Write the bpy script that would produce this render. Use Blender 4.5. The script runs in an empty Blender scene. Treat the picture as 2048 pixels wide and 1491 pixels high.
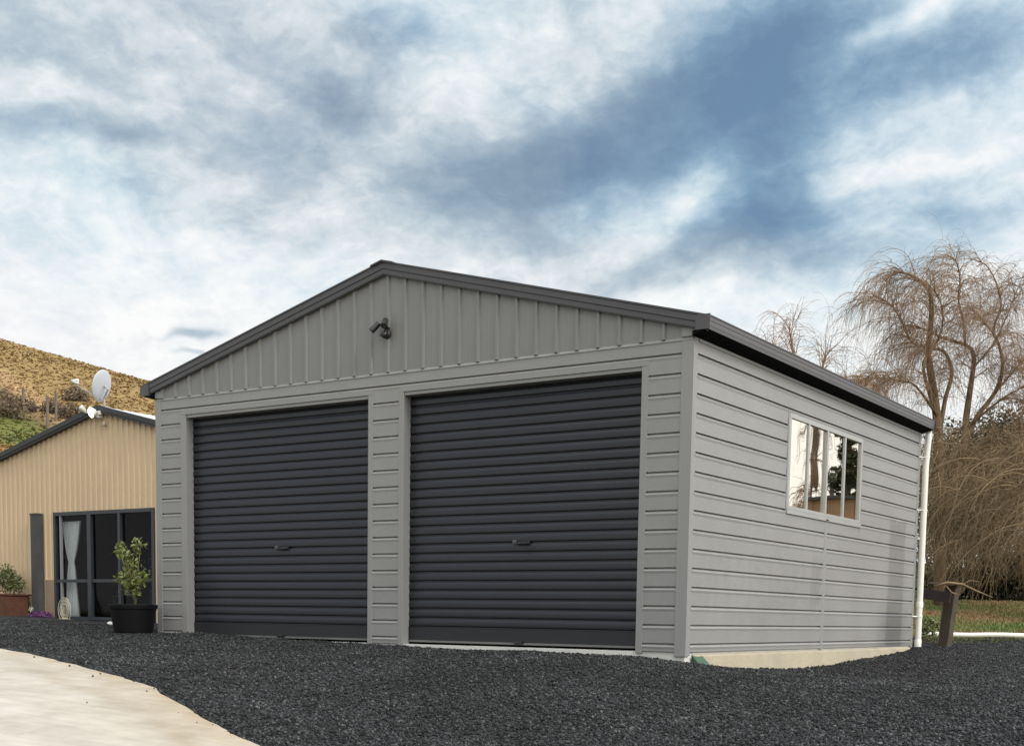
import bpy, bmesh, math, random
import numpy as np
from mathutils import Vector, Matrix, noise as mnoise
R=math.radians
random.seed(7); rng=np.random.default_rng(7)
S=bpy.context.scene
COL=S.collection

# ---------------------------------------------------------------- camera
CP=Vector((5.72616,-11.67474,0.31515)); FPX=2598.41; PX,PY=1024.0,1490.73
CR=Vector((0.83189004,0.55472815,0.01535031)); CU=Vector((-0.06726604,0.07334015,0.99503593)); CF=Vector((-0.55084865,0.82879304,-0.0983253))
cd=bpy.data.cameras.new('camera'); cam=bpy.data.objects.new('camera',cd); COL.objects.link(cam)
m=Matrix.Identity(4)
for i in range(3):
    m[i][0]=CR[i]; m[i][1]=CU[i]; m[i][2]=-CF[i]; m[i][3]=CP[i]
cam.matrix_world=m
cd.sensor_width=36; cd.lens=36*FPX/2048; cd.shift_x=0; cd.shift_y=(PY-745.5)/2048
cd.clip_start=.1; cd.clip_end=3000
S.camera=cam
def ray(px,py): return CF+CR*((px-PX)/FPX)-CU*((py-PY)/FPX)
def at(px,py,D): return CP+ray(px,py)*D                       # world point at a given distance
def on(px,py,ax,v):
    d=ray(px,py); return CP+d*((v-CP[ax])/d[ax])
# ---------------------------------------------------------------- sun + sky
SUN_EL,SUN_AZ=R(38),R(96)       # azimuth clockwise from +Y
sd=Vector((math.sin(SUN_AZ)*math.cos(SUN_EL),math.cos(SUN_AZ)*math.cos(SUN_EL),math.sin(SUN_EL)))
sl=bpy.data.lights.new('sun','SUN'); sl.energy=1.75; sl.angle=R(16); sl.color=(1,.95,.88)
so=bpy.data.objects.new('sun',sl); COL.objects.link(so); so.rotation_euler=sd.to_track_quat('Z','Y').to_euler()
S.view_settings.view_transform='Standard'; S.view_settings.look='None'; S.view_settings.exposure=0.0; S.view_settings.gamma=1
W=bpy.data.worlds.new('World'); S.world=W; W.use_nodes=True
nt=W.node_tree; nt.nodes.clear(); N=nt.nodes.new; L=nt.links.new
def mth(op,a,b=None,c=None,clamp=False):
    n=N('ShaderNodeMath'); n.operation=op; n.use_clamp=clamp
    for i,v in enumerate((a,b,c)):
        if v is None: continue
        if isinstance(v,(int,float)): n.inputs[i].default_value=v
        else: L(v,n.inputs[i])
    return n.outputs[0]
tc=N('ShaderNodeTexCoord'); sep=N('ShaderNodeSeparateXYZ'); L(tc.outputs['Generated'],sep.inputs[0])
az=mth('MULTIPLY',mth('ARCTAN2',sep.outputs[0],sep.outputs[1]),57.2958)
el=mth('MULTIPLY',mth('ARCSINE',sep.outputs[2]),57.2958)
cb=N('ShaderNodeCombineXYZ'); L(az,cb.inputs[0]); L(el,cb.inputs[1])
def wnoise(vec,scale,detail,rough,dist=0,rot=0,sx=1,sy=1,loc=(0,0,0),typ=None):
    mp=N('ShaderNodeMapping'); L(vec,mp.inputs[0]); mp.inputs['Rotation'].default_value=(0,0,rot); mp.inputs['Scale'].default_value=(sx,sy,1); mp.inputs['Location'].default_value=loc
    n=N('ShaderNodeTexNoise'); L(mp.outputs[0],n.inputs['Vector']); n.inputs['Scale'].default_value=scale; n.inputs['Detail'].default_value=detail; n.inputs['Roughness'].default_value=rough; n.inputs['Distortion'].default_value=dist
    return n
wn=wnoise(cb.outputs[0],.11,4,.55)
vs=N('ShaderNodeVectorMath'); vs.operation='SUBTRACT'; L(wn.outputs['Color'],vs.inputs[0]); vs.inputs[1].default_value=(.5,.5,.5)
vm=N('ShaderNodeVectorMath'); vm.operation='MULTIPLY_ADD'; L(vs.outputs[0],vm.inputs[0]); vm.inputs[1].default_value=(6,5,0); L(cb.outputs[0],vm.inputs[2])
warp=vm.outputs[0]
BL=[(1400,175,640,240,30,-.62),(1070,350,340,140,22,-.36),(1565,330,200,300,0,-.50),(1470,475,420,110,15,-.36),(1900,110,420,120,12,-.44),
(1760,450,500,150,5,-.24),(1700,545,380,90,0,-.24),(560,110,480,100,-28,-.18),(500,235,300,120,-25,-.22),(680,210,260,140,10,-.22),(170,245,330,60,4,-.26),
(40,60,200,170,0,-.16),(890,370,260,130,20,-.38),(780,50,240,120,-10,-.22),(365,655,130,20,0,-.34),(390,697,110,14,0,-.26),(1020,480,320,70,10,-.16),
(1620,60,320,220,20,-.22),(330,385,560,70,0,-.08),(1130,560,300,60,5,-.08),(250,60,300,60,-15,-.08),
(930,150,200,170,30,.10),(1850,325,380,60,10,.20),(1930,380,300,50,5,.10),(1420,340,120,120,-20,.13),(1340,450,210,50,40,.06),(1800,28,280,50,16,.20),(400,120,330,50,-20,.06),
(80,190,220,70,0,.12),(1080,110,120,120,20,.08),(1250,575,420,50,-8,.10)]
acc=None
cr=N('ShaderNodeValToRGB'); L(mth('DIVIDE',el,40,clamp=True),cr.inputs[0])
e=cr.color_ramp.elements; e[0].position=0; e[0].color=(1,1,1,1); e[1].position=1; e[1].color=(.5,.5,.5,1)
for p,v in ((.2,1.0),(.28,.94),(.36,.85),(.45,.77),(.6,.71)):
    q=e.new(p); q.color=(v,v,v,1)
acc=cr.outputs[0]
for (cx,cy,rx,ry,rot,w) in BL:
    d=ray(cx,cy).normalized()
    a_=math.degrees(math.atan2(d.x,d.y)); e_=math.degrees(math.asin(d.z))
    mp=N('ShaderNodeMapping'); mp.vector_type='TEXTURE'; L(warp,mp.inputs[0])
    mp.inputs['Location'].default_value=(a_,e_,0); mp.inputs['Rotation'].default_value=(0,0,R(rot)); mp.inputs['Scale'].default_value=(rx*.0202*1.25,ry*.0184*1.25,100)
    g=N('ShaderNodeTexGradient'); g.gradient_type='QUADRATIC_SPHERE'; L(mp.outputs[0],g.inputs[0])
    s_=N('ShaderNodeMapRange'); s_.interpolation_type='SMOOTHSTEP'; L(g.outputs[1],s_.inputs[0]); s_.inputs[1].default_value=0; s_.inputs[2].default_value=.75
    acc=mth('MULTIPLY_ADD',s_.outputs[0],w,acc)
n1=wnoise(warp,.17,8,.56,.5,R(-12),.85,1.35)
n2=wnoise(warp,.5,6,.58,.3,R(-15),.8,1.4,(13,4,0))
n3=wnoise(cb.outputs[0],1.5,5,.6,.4,R(-15),.8,1.4,(3,9,0))
# fade the wisps out towards the white horizon
fade=N('ShaderNodeMapRange'); L(el,fade.inputs[0]); fade.inputs[1].default_value=4; fade.inputs[2].default_value=15; fade.inputs[3].default_value=.45; fade.inputs[4].default_value=1
nz=mth('ADD',mth('MULTIPLY',mth('SUBTRACT',n1.outputs[0],.5),.44),mth('ADD',mth('MULTIPLY',mth('SUBTRACT',n2.outputs[0],.5),.52),mth('MULTIPLY',mth('SUBTRACT',n3.outputs[0],.5),.28)))
t=mth('MULTIPLY_ADD',nz,fade.outputs[0],acc,clamp=True)
rp=N('ShaderNodeValToRGB'); L(t,rp.inputs[0]); e=rp.color_ramp.elements
e[0].position=0; e[0].color=(.155,.275,.43,1); e[1].position=1; e[1].color=(.97,.99,.985,1)
for p,c in ((.25,(.225,.375,.53)),(.45,(.345,.51,.65)),(.62,(.51,.665,.77)),(.76,(.68,.80,.865)),(.88,(.84,.905,.935))):
    q=e.new(p); q.color=(*c,1)
rg=N('ShaderNodeValToRGB'); L(t,rg.inputs[0]); e=rg.color_ramp.elements
e[0].position=0; e[0].color=(.24,.30,.36,1); e[1].position=1; e[1].color=(.97,.985,.975,1)
for p,c in ((.3,(.33,.39,.44)),(.5,(.43,.49,.54)),(.66,(.55,.60,.64)),(.8,(.72,.755,.78)),(.9,(.86,.88,.89))):
    q=e.new(p); q.color=(*c,1)
gacc=0.05
for (cx,cy,rx,ry,rot,w) in ((520,190,480,260,-20,.9),(880,390,240,150,15,.7),(370,680,300,120,0,.8),(60,80,250,220,0,.5),(1050,500,300,80,5,.3),(1150,120,260,300,20,.35),(1300,540,500,80,0,.5)):
    d=ray(cx,cy).normalized(); a_=math.degrees(math.atan2(d.x,d.y)); e_=math.degrees(math.asin(d.z))
    mp=N('ShaderNodeMapping'); mp.vector_type='TEXTURE'; L(warp,mp.inputs[0])
    mp.inputs['Location'].default_value=(a_,e_,0); mp.inputs['Rotation'].default_value=(0,0,R(rot)); mp.inputs['Scale'].default_value=(rx*.0202*1.25,ry*.0184*1.25,100)
    g=N('ShaderNodeTexGradient'); g.gradient_type='SPHERICAL'; L(mp.outputs[0],g.inputs[0]); gacc=mth('MULTIPLY_ADD',g.outputs[1],w*1.4,gacc)
gacc=mth('MINIMUM',gacc,.55)
rpm=N('ShaderNodeMix'); rpm.data_type='RGBA'; L(gacc,rpm.inputs[0]); L(rp.outputs[0],rpm.inputs[6]); L(rg.outputs[0],rpm.inputs[7])
# faint warm-grey / mauve tint in patches of thicker cloud
n4=wnoise(warp,.09,3,.5,0,0,1,1,(31,7,0))
tr=N('ShaderNodeValToRGB'); L(n4.outputs[0],tr.inputs[0]); e=tr.color_ramp.elements
e[0].position=.38; e[0].color=(1.0,1.0,1.0,1); e[1].position=.62; e[1].color=(1.0,.975,.985,1)
mx=N('ShaderNodeMix'); mx.data_type='RGBA'; mx.blend_type='MULTIPLY'; mx.inputs[0].default_value=1; L(rpm.outputs[2],mx.inputs[6]); L(tr.outputs[0],mx.inputs[7])
sky=N('ShaderNodeTexSky'); sky.sky_type='NISHITA'; sky.sun_disc=False; sky.sun_elevation=SUN_EL; sky.sun_rotation=SUN_AZ
mg=N('ShaderNodeMapRange'); L(t,mg.inputs[0]); mg.inputs[1].default_value=0; mg.inputs[2].default_value=.7; mg.inputs[3].default_value=.3; mg.inputs[4].default_value=0
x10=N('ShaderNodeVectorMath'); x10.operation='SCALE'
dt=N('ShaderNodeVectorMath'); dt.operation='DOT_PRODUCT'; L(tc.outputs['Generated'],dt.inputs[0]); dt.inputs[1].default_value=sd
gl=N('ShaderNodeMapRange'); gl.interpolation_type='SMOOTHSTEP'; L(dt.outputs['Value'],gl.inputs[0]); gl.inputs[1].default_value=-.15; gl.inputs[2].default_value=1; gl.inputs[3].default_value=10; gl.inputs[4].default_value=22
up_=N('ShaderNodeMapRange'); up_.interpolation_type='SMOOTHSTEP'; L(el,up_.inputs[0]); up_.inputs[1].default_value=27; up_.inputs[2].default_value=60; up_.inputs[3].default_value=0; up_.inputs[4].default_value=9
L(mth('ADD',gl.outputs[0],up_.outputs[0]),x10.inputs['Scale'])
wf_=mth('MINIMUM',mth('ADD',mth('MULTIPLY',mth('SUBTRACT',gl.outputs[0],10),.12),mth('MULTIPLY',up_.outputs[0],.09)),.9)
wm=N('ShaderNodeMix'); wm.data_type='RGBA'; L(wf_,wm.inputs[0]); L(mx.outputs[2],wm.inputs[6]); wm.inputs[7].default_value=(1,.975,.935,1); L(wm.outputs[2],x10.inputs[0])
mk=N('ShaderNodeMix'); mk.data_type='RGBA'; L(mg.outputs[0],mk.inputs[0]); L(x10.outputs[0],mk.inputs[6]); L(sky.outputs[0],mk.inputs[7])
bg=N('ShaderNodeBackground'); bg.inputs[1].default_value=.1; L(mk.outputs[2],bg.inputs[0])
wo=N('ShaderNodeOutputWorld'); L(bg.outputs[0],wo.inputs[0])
W.cycles.sampling_method='MANUAL'; W.cycles.sample_map_resolution=512

# ---------------------------------------------------------------- helpers
def tag(o,label=None,cat=None,group=None,kind=None):
    if label: o['label']=label
    if cat: o['category']=cat
    if group: o['group']=group
    if kind: o['kind']=kind
    return o
def empty(name,loc,label,cat,group=None):
    o=bpy.data.objects.new(name,None); COL.objects.link(o); o.location=loc; o.empty_display_size=.2
    return tag(o,label,cat,group)
class MB:
    def __init__(s): s.v=[]; s.f=[]; s.mi=[]; s.cur=0
    def quad(s,a,b,c,d):
        n=len(s.v); s.v+= [tuple(a),tuple(b),tuple(c),tuple(d)]; s.f.append((n,n+1,n+2,n+3)); s.mi.append(s.cur)
    def tri(s,a,b,c):
        n=len(s.v); s.v+= [tuple(a),tuple(b),tuple(c)]; s.f.append((n,n+1,n+2)); s.mi.append(s.cur)
    def box(s,x0,x1,y0,y1,z0,z1,rot=None,piv=None):
        P=[Vector((x,y,z)) for z in (z0,z1) for y in (y0,y1) for x in (x0,x1)]
        if rot is not None: P=[rot@(p-piv)+piv for p in P]
        n=len(s.v); s.v+=[tuple(p) for p in P]
        for f in ((0,2,3,1),(4,5,7,6),(0,1,5,4),(2,6,7,3),(0,4,6,2),(1,3,7,5)): s.f.append(tuple(n+i for i in f)); s.mi.append(s.cur)
    def prism(s,prof,a,b,fn):
        # closed profile swept from a to b; fn(u,v,t) -> point
        n=len(s.v); k=len(prof)
        for t_ in (a,b):
            for u,v in prof: s.v.append(tuple(fn(u,v,t_)))
        for i in range(k):
            j=(i+1)%k; s.f.append((n+i,n+j,n+k+j,n+k+i)); s.mi.append(s.cur)
        s.f.append(tuple(n+i for i in range(k))[::-1]); s.f.append(tuple(n+k+i for i in range(k))); s.mi+= [s.cur]*2
    def tube(s,pts,rad,seg=8,cap=True):
        pts=[Vector(p) for p in pts]; n0=len(s.v); up=Vector((0,0,1)); k=len(pts)
        if isinstance(rad,(int,float)): rad=[rad]*k
        ref=None
        for i,p in enumerate(pts):
            d=(pts[min(i+1,k-1)]-pts[max(i-1,0)]); d=d.normalized() if d.length>1e-9 else Vector((0,0,1))
            if ref is None: ref=up.cross(d) if abs(d.z)<.95 else Vector((1,0,0)).cross(d)
            ref=(ref-d*ref.dot(d)); ref=ref.normalized() if ref.length>1e-6 else d.orthogonal().normalized()
            b2=d.cross(ref)
            for j in range(seg):
                a=2*math.pi*j/seg; s.v.append(tuple(p+(ref*math.cos(a)+b2*math.sin(a))*rad[i]))
        for i in range(k-1):
            for j in range(seg):
                j2=(j+1)%seg; s.f.append((n0+i*seg+j,n0+i*seg+j2,n0+(i+1)*seg+j2,n0+(i+1)*seg+j)); s.mi.append(s.cur)
        if cap:
            s.f.append(tuple(n0+j for j in range(seg))[::-1]); s.f.append(tuple(n0+(k-1)*seg+j for j in range(seg))); s.mi+=[s.cur]*2
    def lathe(s,prof,c,seg=24,axis=None):
        M=Matrix.Identity(3) if axis is None else Vector(axis).to_track_quat('Z','Y').to_matrix()
        c=Vector(c); n=len(s.v)
        for r_,z_ in prof:
            for j in range(seg):
                a=2*math.pi*j/seg; s.v.append(tuple(c+M@Vector((r_*math.cos(a),r_*math.sin(a),z_))))
        for i in range(len(prof)-1):
            for j in range(seg):
                j2=(j+1)%seg; s.f.append((n+i*seg+j,n+i*seg+j2,n+(i+1)*seg+j2,n+(i+1)*seg+j)); s.mi.append(s.cur)
    def build(s,name,mat,parent=None,smooth=False,bevel=0):
        me=bpy.data.meshes.new(name); me.from_pydata(s.v,[],s.f)
        for mm in (mat if isinstance(mat,(list,tuple)) else [mat]): me.materials.append(mm)
        if isinstance(mat,(list,tuple)): me.polygons.foreach_set('material_index',s.mi)
        if smooth: me.polygons.foreach_set('use_smooth',[True]*len(s.f))
        me.update()
        o=bpy.data.objects.new(name,me); COL.objects.link(o)
        if parent is not None:
            o.parent=parent; o.matrix_parent_inverse=Matrix.Translation(-pw(parent))
        if bevel:
            b=o.modifiers.new('bevel','BEVEL'); b.width=bevel; b.segments=2; b.limit_method='ANGLE'; b.angle_limit=R(40)
        return o
def pw(o):
    v=Vector((0,0,0))
    if o.type=='EMPTY': v=Vector(o.location)
    return v
def np_mesh(name,V,F,mat,attr=None,smooth=False,parent=None):
    me=bpy.data.meshes.new(name); V=np.asarray(V,dtype=np.float32); F=np.asarray(F,dtype=np.int32); k=F.shape[1]
    me.vertices.add(len(V)); me.vertices.foreach_set('co',V.ravel())
    me.loops.add(F.size); me.loops.foreach_set('vertex_index',F.ravel())
    me.polygons.add(len(F)); me.polygons.foreach_set('loop_start',np.arange(len(F),dtype=np.int32)*k)
    if smooth: me.polygons.foreach_set('use_smooth',np.ones(len(F),dtype=bool))
    me.materials.append(mat); me.update(calc_edges=True); me.validate()
    if attr is not None:
        a=me.color_attributes.new('tint','FLOAT_COLOR','POINT'); a.data.foreach_set('color',np.asarray(attr,dtype=np.float32).ravel())
    o=bpy.data.objects.new(name,me); COL.objects.link(o)
    if parent is not None: o.parent=parent; o.matrix_parent_inverse=Matrix.Translation(-pw(parent))
    return o
# ---- materials
def pmat(name,col,rough=.6,metal=0,var=0,vscale=3,vstretch=(1,1,1),bump=0,bscale=40,bstretch=(1,1,1),spec=.5,emis=None,estr=0,var2=0,v2scale=30,coat=0):
    M=bpy.data.materials.new(name); M.use_nodes=True; t_=M.node_tree; b=t_.nodes['Principled BSDF']
    b.inputs['Roughness'].default_value=rough; b.inputs['Metallic'].default_value=metal; b.inputs['Specular IOR Level'].default_value=spec
    b.inputs['Base Color'].default_value=(*col,1)
    if emis: b.inputs['Emission Color'].default_value=(*emis,1); b.inputs['Emission Strength'].default_value=estr
    if var or bump or var2:
        g=t_.nodes.new('ShaderNodeNewGeometry')
    def nz_(scale,st,det=5,ro=.6):
        mp=t_.nodes.new('ShaderNodeMapping'); t_.links.new(g.outputs['Position'],mp.inputs[0]); mp.inputs['Scale'].default_value=st
        n=t_.nodes.new('ShaderNodeTexNoise'); t_.links.new(mp.outputs[0],n.inputs['Vector']); n.inputs['Scale'].default_value=scale; n.inputs['Detail'].default_value=det; n.inputs['Roughness'].default_value=ro
        return n.outputs[0]
    last=None
    for (vv,sc,st) in ((var,vscale,vstretch),(var2,v2scale,(1,1,1))):
        if not vv: continue
        mr=t_.nodes.new('ShaderNodeMapRange'); t_.links.new(nz_(sc,st),mr.inputs[0]); mr.inputs[1].default_value=.25; mr.inputs[2].default_value=.75; mr.inputs[3].default_value=1-vv; mr.inputs[4].default_value=1+vv
        vm_=t_.nodes.new('ShaderNodeVectorMath'); vm_.operation='SCALE'; t_.links.new(mr.outputs[0],vm_.inputs['Scale'])
        if last is None: vm_.inputs[0].default_value=col
        else: t_.links.new(last,vm_.inputs[0])
        last=vm_.outputs[0]
    if last is not None: t_.links.new(last,b.inputs['Base Color'])
    if bump:
        bp=t_.nodes.new('ShaderNodeBump'); bp.inputs['Strength'].default_value=1; bp.inputs['Distance'].default_value=bump
        t_.links.new(nz_(bscale,bstretch,4,.6),bp.inputs['Height']); t_.links.new(bp.outputs[0],b.inputs['Normal'])
    return M
def hx(r,g,b): return tuple((c/255/12.92 if c<=10 else ((c/255+.055)/1.055)**2.4) for c in (r,g,b))
CLAD=(.236,.235,.231)
M_cladf=pmat('grey_weatherboard_front',CLAD,.42,0,.06,1.3,(1,1,1),.0014,45,(.10,.10,3.5),var2=.035,v2scale=25)
M_clads=pmat('grey_weatherboard_side',CLAD,.42,0,.08,1.1,(1,1,1),.0014,45,(.10,.10,3.5),var2=.04,v2scale=22)
M_trim=pmat('grey_trim',(.224,.223,.219),.45,0,.04,2.0,bump=.0003,bscale=15)
M_gable=pmat('grey_rib_sheet',(.180,.180,.177),.45,0,.05,2.2,bump=.0008,bscale=3,bstretch=(1,1,.4))
M_dark=pmat('charcoal_flashing',(.062,.060,.064),.42,0,.08,3,bump=.0004,bscale=12)
M_door=pmat('charcoal_curtain',(.0112,.0122,.0172),.38,0,.10,2.2,(1,1,1),.0004,9,var2=.06,v2scale=18)
M_rail=pmat('charcoal_bottom_rail',(.0125,.013,.0155),.45,0,.08,3)
M_under=pmat('shaded_soffit',(.006,.006,.007),.9,spec=.05)  # near-black colour carries the shade under the gutter
M_black=pmat('black_plastic',(.012,.012,.014),.4)
M_blackm=pmat('black_lamp_metal',(.02,.02,.022),.35,0,.05,8)
M_grayp=pmat('grey_lock',(.10,.10,.105),.35,.4)
M_seal=pmat('grey_rubber_seal',(.12,.12,.115),.7,0,.1,4)
M_conc=pmat('concrete_footing',(.34,.305,.225),.9,0,.13,2.5,bump=.006,bscale=26,var2=.16,v2scale=60)
M_slab=pmat('pale_concrete_edge',(.55,.55,.52),.85,0,.12,4,bump=.002,bscale=50)
M_white=pmat('white_pvc',(.72,.71,.66),.4,0,.05,5)
M_alu=pmat('silver_window_frame',(.34,.345,.335),.35,.35,.05,6)
M_beige=pmat('beige_sheet',(.555,.425,.275),.5,0,.05,1.2,(1,1,.5),bump=.0006,bscale=6)
M_bdark=pmat('dark_fascia',(.022,.024,.026),.45,0,.1,4)
M_frame=pmat('dark_window_frame',(.03,.035,.042),.4)
M_roof=pmat('pale_roof_sheet',(.55,.55,.55),.45,.2,.08,2)
M_curt=pmat('white_curtain_cloth',(.85,.87,.84),.9,0,.06,6)
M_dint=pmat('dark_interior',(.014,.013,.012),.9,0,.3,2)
M_timber=pmat('weathered_timber',(.13,.11,.085),.85,0,.3,6,(1,1,.15),.004,30,(1,1,.1))
M_rust=pmat('rusty_steel',(.085,.032,.016),.8,0,.35,5,bump=.001,bscale=40,var2=.2,v2scale=30)
M_dish=pmat('grey_dish',(.40,.42,.45),.4,.1,.05,5)
M_metal=pmat('galvanised_metal',(.32,.32,.32),.4,.6)
M_lit=pmat('lit_lamp_lens',(.9,.9,.85),.4,emis=(1,.98,.9),estr=6)
M_leafy=pmat('citrus_leaf',(.115,.135,.03),.45,0,.75,14)
M_stem=pmat('green_brown_stem',(.12,.11,.05),.7)
M_green=pmat('green_plastic_sheet',(.018,.07,.035),.5)
M_bark=pmat('willow_bark',(.105,.068,.036),.9,0,.45,3,bump=.01,bscale=15)
M_twig=pmat('willow_twig',(.215,.138,.08),.8,0,.4,1.0)
M_twig2=pmat('olive_twig',(.15,.105,.055),.85,0,.6,.55,var2=.3,v2scale=4)
M_ceram=pmat('white_ceramic',(.55,.53,.5),.3)
M_wick=pmat('pale_wicker',(.45,.42,.33),.8,0,.2,30)
M_petal=pmat('purple_petals',(.10,.03,.11),.7,0,.5,20)
M_brownfence=pmat('brown_cladding',(.24,.15,.09),.7,0,.15,3)

# ---------------------------------------------------------------- terrain height
TP=np.array([(-7.6,-.05,.055),(-6.9,-.05,.05),(-5.5,-.05,.005),(-4.06,-.05,-.03),(-2,-.05,-.045),(-.55,-.05,-.06),(0,-.05,-.09),(.05,.42,-.157),(.05,1,-.185),(.05,2.48,-.221),(.05,3.94,-.188),(.05,5.85,-.125),(.05,7.43,-.047),
(-9,-.3,.06),(-18.2,5,.234),(-14.3,5,.115),(-16.2,4.7,.17),(.06,9,-.03),(-1.07,11.5,.06),(.46,12.5,.07),(4,13,.1),(2.3,4,-.22),(5,2,-.3),(1.2,-4.9,-.49),(-1.3,-6.8,-.50),(5.7,-11.7,-1.05),
(-6.6,-3.1,-.07),(-12,-5,-.08),(-12,1,.1),(8,-3,-.5),(9,8,-.2),(-8,8,.1),(-20,-4,.1),(-6,-12,-.8),(14,-12,-1.1)])
def tps_fit(P):
    n=len(P); d=np.linalg.norm(P[:,None,:2]-P[None,:,:2],axis=-1); K=np.where(d>0,d**2*np.log(d+1e-12),0)
    A=np.zeros((n+3,n+3)); A[:n,:n]=K+np.eye(n)*.02; A[:n,n]=1; A[:n,n+1:]=P[:,:2]; A[n:,:n]=A[:n,n:].T
    return np.linalg.solve(A,np.concatenate([P[:,2],[0,0,0]]))
TW=tps_fit(TP)
def gz(x,y):
    x=np.asarray(x,float); y=np.asarray(y,float); sh=x.shape; X=np.stack([x.ravel(),y.ravel()],-1); out=np.empty(len(X))
    for i in range(0,len(X),20000):
        q=X[i:i+20000]; d=np.linalg.norm(q[:,None]-TP[None,:,:2],axis=-1); K=np.where(d>0,d**2*np.log(d+1e-12),0)
        out[i:i+20000]=K@TW[:-3]+TW[-3]+q@TW[-2:]
    return out.reshape(sh)
def sm(x,a,b):
    t_=np.clip((x-a)/(b-a),0,1); return t_*t_*(3-2*t_)
F0=np.array([CF.x,CF.y]); F0/=np.linalg.norm(F0); R0=np.array([F0[1],-F0[0]])
def sdc(x,y):
    dx=x-CP.x; dy=y-CP.y; return dx*R0[0]+dy*R0[1], dx*F0[0]+dy*F0[1]
def wz(x,y):
    # wide terrain: yard blended into a gentle rise beyond
    x=np.asarray(x,float); y=np.asarray(y,float)
    s,d=sdc(x,y)
    far=.10+1.0*sm(d,23,42)+.6*sm(d,42,120)
    near=gz(np.clip(x,-20,14),np.clip(y,-14,13))
    w=np.maximum(sm(d,20.5,24.5)*sm(s,-8,2),0)
    w2=np.maximum(np.maximum(sm(x,10,18),sm(-x,19,28)),np.maximum(sm(y,12,20),sm(-y,12,20)))
    w=np.maximum(w,w2); base=np.where(y<-10,-1.0,.1)
    lo=np.where(d<18,np.minimum(near,.25),far)
    return near*(1-w)+w*np.where(d<23,lo*0+np.where(y<-8,-.9,.1),far)
def onground(px,py,lift=0):
    d=ray(px,py); t0=5.
    for k in range(400):
        p=CP+d*t0
        if p.z<=float(gz(np.array([p.x]),np.array([p.y]))[0])+lift: break
        t0+=.05
    return p

# ---------------------------------------------------------------- ground sheet, gravel yard, driveway
def grid(xs,ys,zf):
    X,Y=np.meshgrid(xs,ys); Z=zf(X,Y); V=np.stack([X,Y,Z],-1).reshape(-1,3); n=len(xs); m_=len(ys)
    I=np.arange((n)*(m_)).reshape(m_,n); F=np.stack([I[:-1,:-1],I[:-1,1:],I[1:,1:],I[1:,:-1]],-1).reshape(-1,4)
    return V,F
def ground_mat(name,stops,scale,bump,bscale,rough=.95,second=None):
    M=bpy.data.materials.new(name); M.use_nodes=True; t_=M.node_tree; b=t_.nodes['Principled BSDF']; b.inputs['Roughness'].default_value=rough; b.inputs['Specular IOR Level'].default_value=.25
    g=t_.nodes.new('ShaderNodeNewGeometry')
    n=t_.nodes.new('ShaderNodeTexNoise'); t_.links.new(g.outputs['Position'],n.inputs['Vector']); n.inputs['Scale'].default_value=scale; n.inputs['Detail'].default_value=9; n.inputs['Roughness'].default_value=.68
    r_=t_.nodes.new('ShaderNodeValToRGB'); t_.links.new(n.outputs[0],r_.inputs[0]); e=r_.color_ramp.elements
    e[0].position=stops[0][0]; e[0].color=(*stops[0][1],1); e[1].position=stops[-1][0]; e[1].color=(*stops[-1][1],1)
    for p,c in stops[1:-1]: q=e.new(p); q.color=(*c,1)
    n2=t_.nodes.new('ShaderNodeTexNoise'); t_.links.new(g.outputs['Position'],n2.inputs['Vector']); n2.inputs['Scale'].default_value=bscale; n2.inputs['Detail'].default_value=6; n2.inputs['Roughness'].default_value=.7
    bp=t_.nodes.new('ShaderNodeBump'); bp.inputs['Distance'].default_value=bump; t_.links.new(n2.outputs[0],bp.inputs['Height']); t_.links.new(bp.outputs[0],b.inputs['Normal'])
    t_.links.new(r_.outputs[0],b.inputs['Base Color'])
    return M,t_,b,r_
M_field,_,_,_=ground_mat('rough_pasture',[(.3,(.06,.10,.02)),(.45,(.10,.13,.03)),(.55,(.18,.12,.05)),(.7,(.21,.135,.06))],.45,.05,8)
far=[-600,-400,-260,-180,-130,-100,-80,-64,-52,-42,-34,-27]
xs=np.array(far+list(np.arange(-22,16,.8))+[-v for v in far[::-1]]); ys=np.array([-v for v in [600,300,150,80,50,30]]+list(np.arange(-20,60,.8))+[66,75,90,110,140,200,300,450,600])
def zg(X,Y):
    z=wz(X,Y)-.07
    return z
V,F=grid(xs,ys,zg)
g_=np_mesh('ground',V,F,M_field,smooth=True); tag(g_,kind='structure')

# gravel material
M_grav=bpy.data.materials.new('dark_gravel'); M_grav.use_nodes=True; t_=M_grav.node_tree; b=t_.nodes['Principled BSDF']; b.inputs['Roughness'].default_value=.9; b.inputs['Specular IOR Level'].default_value=.15
g=t_.nodes.new('ShaderNodeNewGeometry')
vo=t_.nodes.new('ShaderNodeTexVoronoi'); vo.inputs['Scale'].default_value=42; t_.links.new(g.outputs['Position'],vo.inputs['Vector'])
vr=t_.nodes.new('ShaderNodeValToRGB'); sp=t_.nodes.new('ShaderNodeSeparateColor'); t_.links.new(vo.outputs['Color'],sp.inputs[0]); t_.links.new(sp.outputs[0],vr.inputs[0])
e=vr.color_ramp.elements; e[0].position=0; e[0].color=(.006,.006,.0065,1); e[1].position=1; e[1].color=(.085,.085,.085,1); q=e.new(.6); q.color=(.025,.0265,.028,1); q=e.new(.9); q.color=(.045,.0465,.049,1)
nl=t_.nodes.new('ShaderNodeTexNoise'); t_.links.new(g.outputs['Position'],nl.inputs['Vector']); nl.inputs['Scale'].default_value=.8; nl.inputs['Detail'].default_value=5
ml=t_.nodes.new('ShaderNodeMapRange'); t_.links.new(nl.outputs[0],ml.inputs[0]); ml.inputs[1].default_value=.3; ml.inputs[2].default_value=.7; ml.inputs[3].default_value=.65; ml.inputs[4].default_value=1.4
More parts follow.
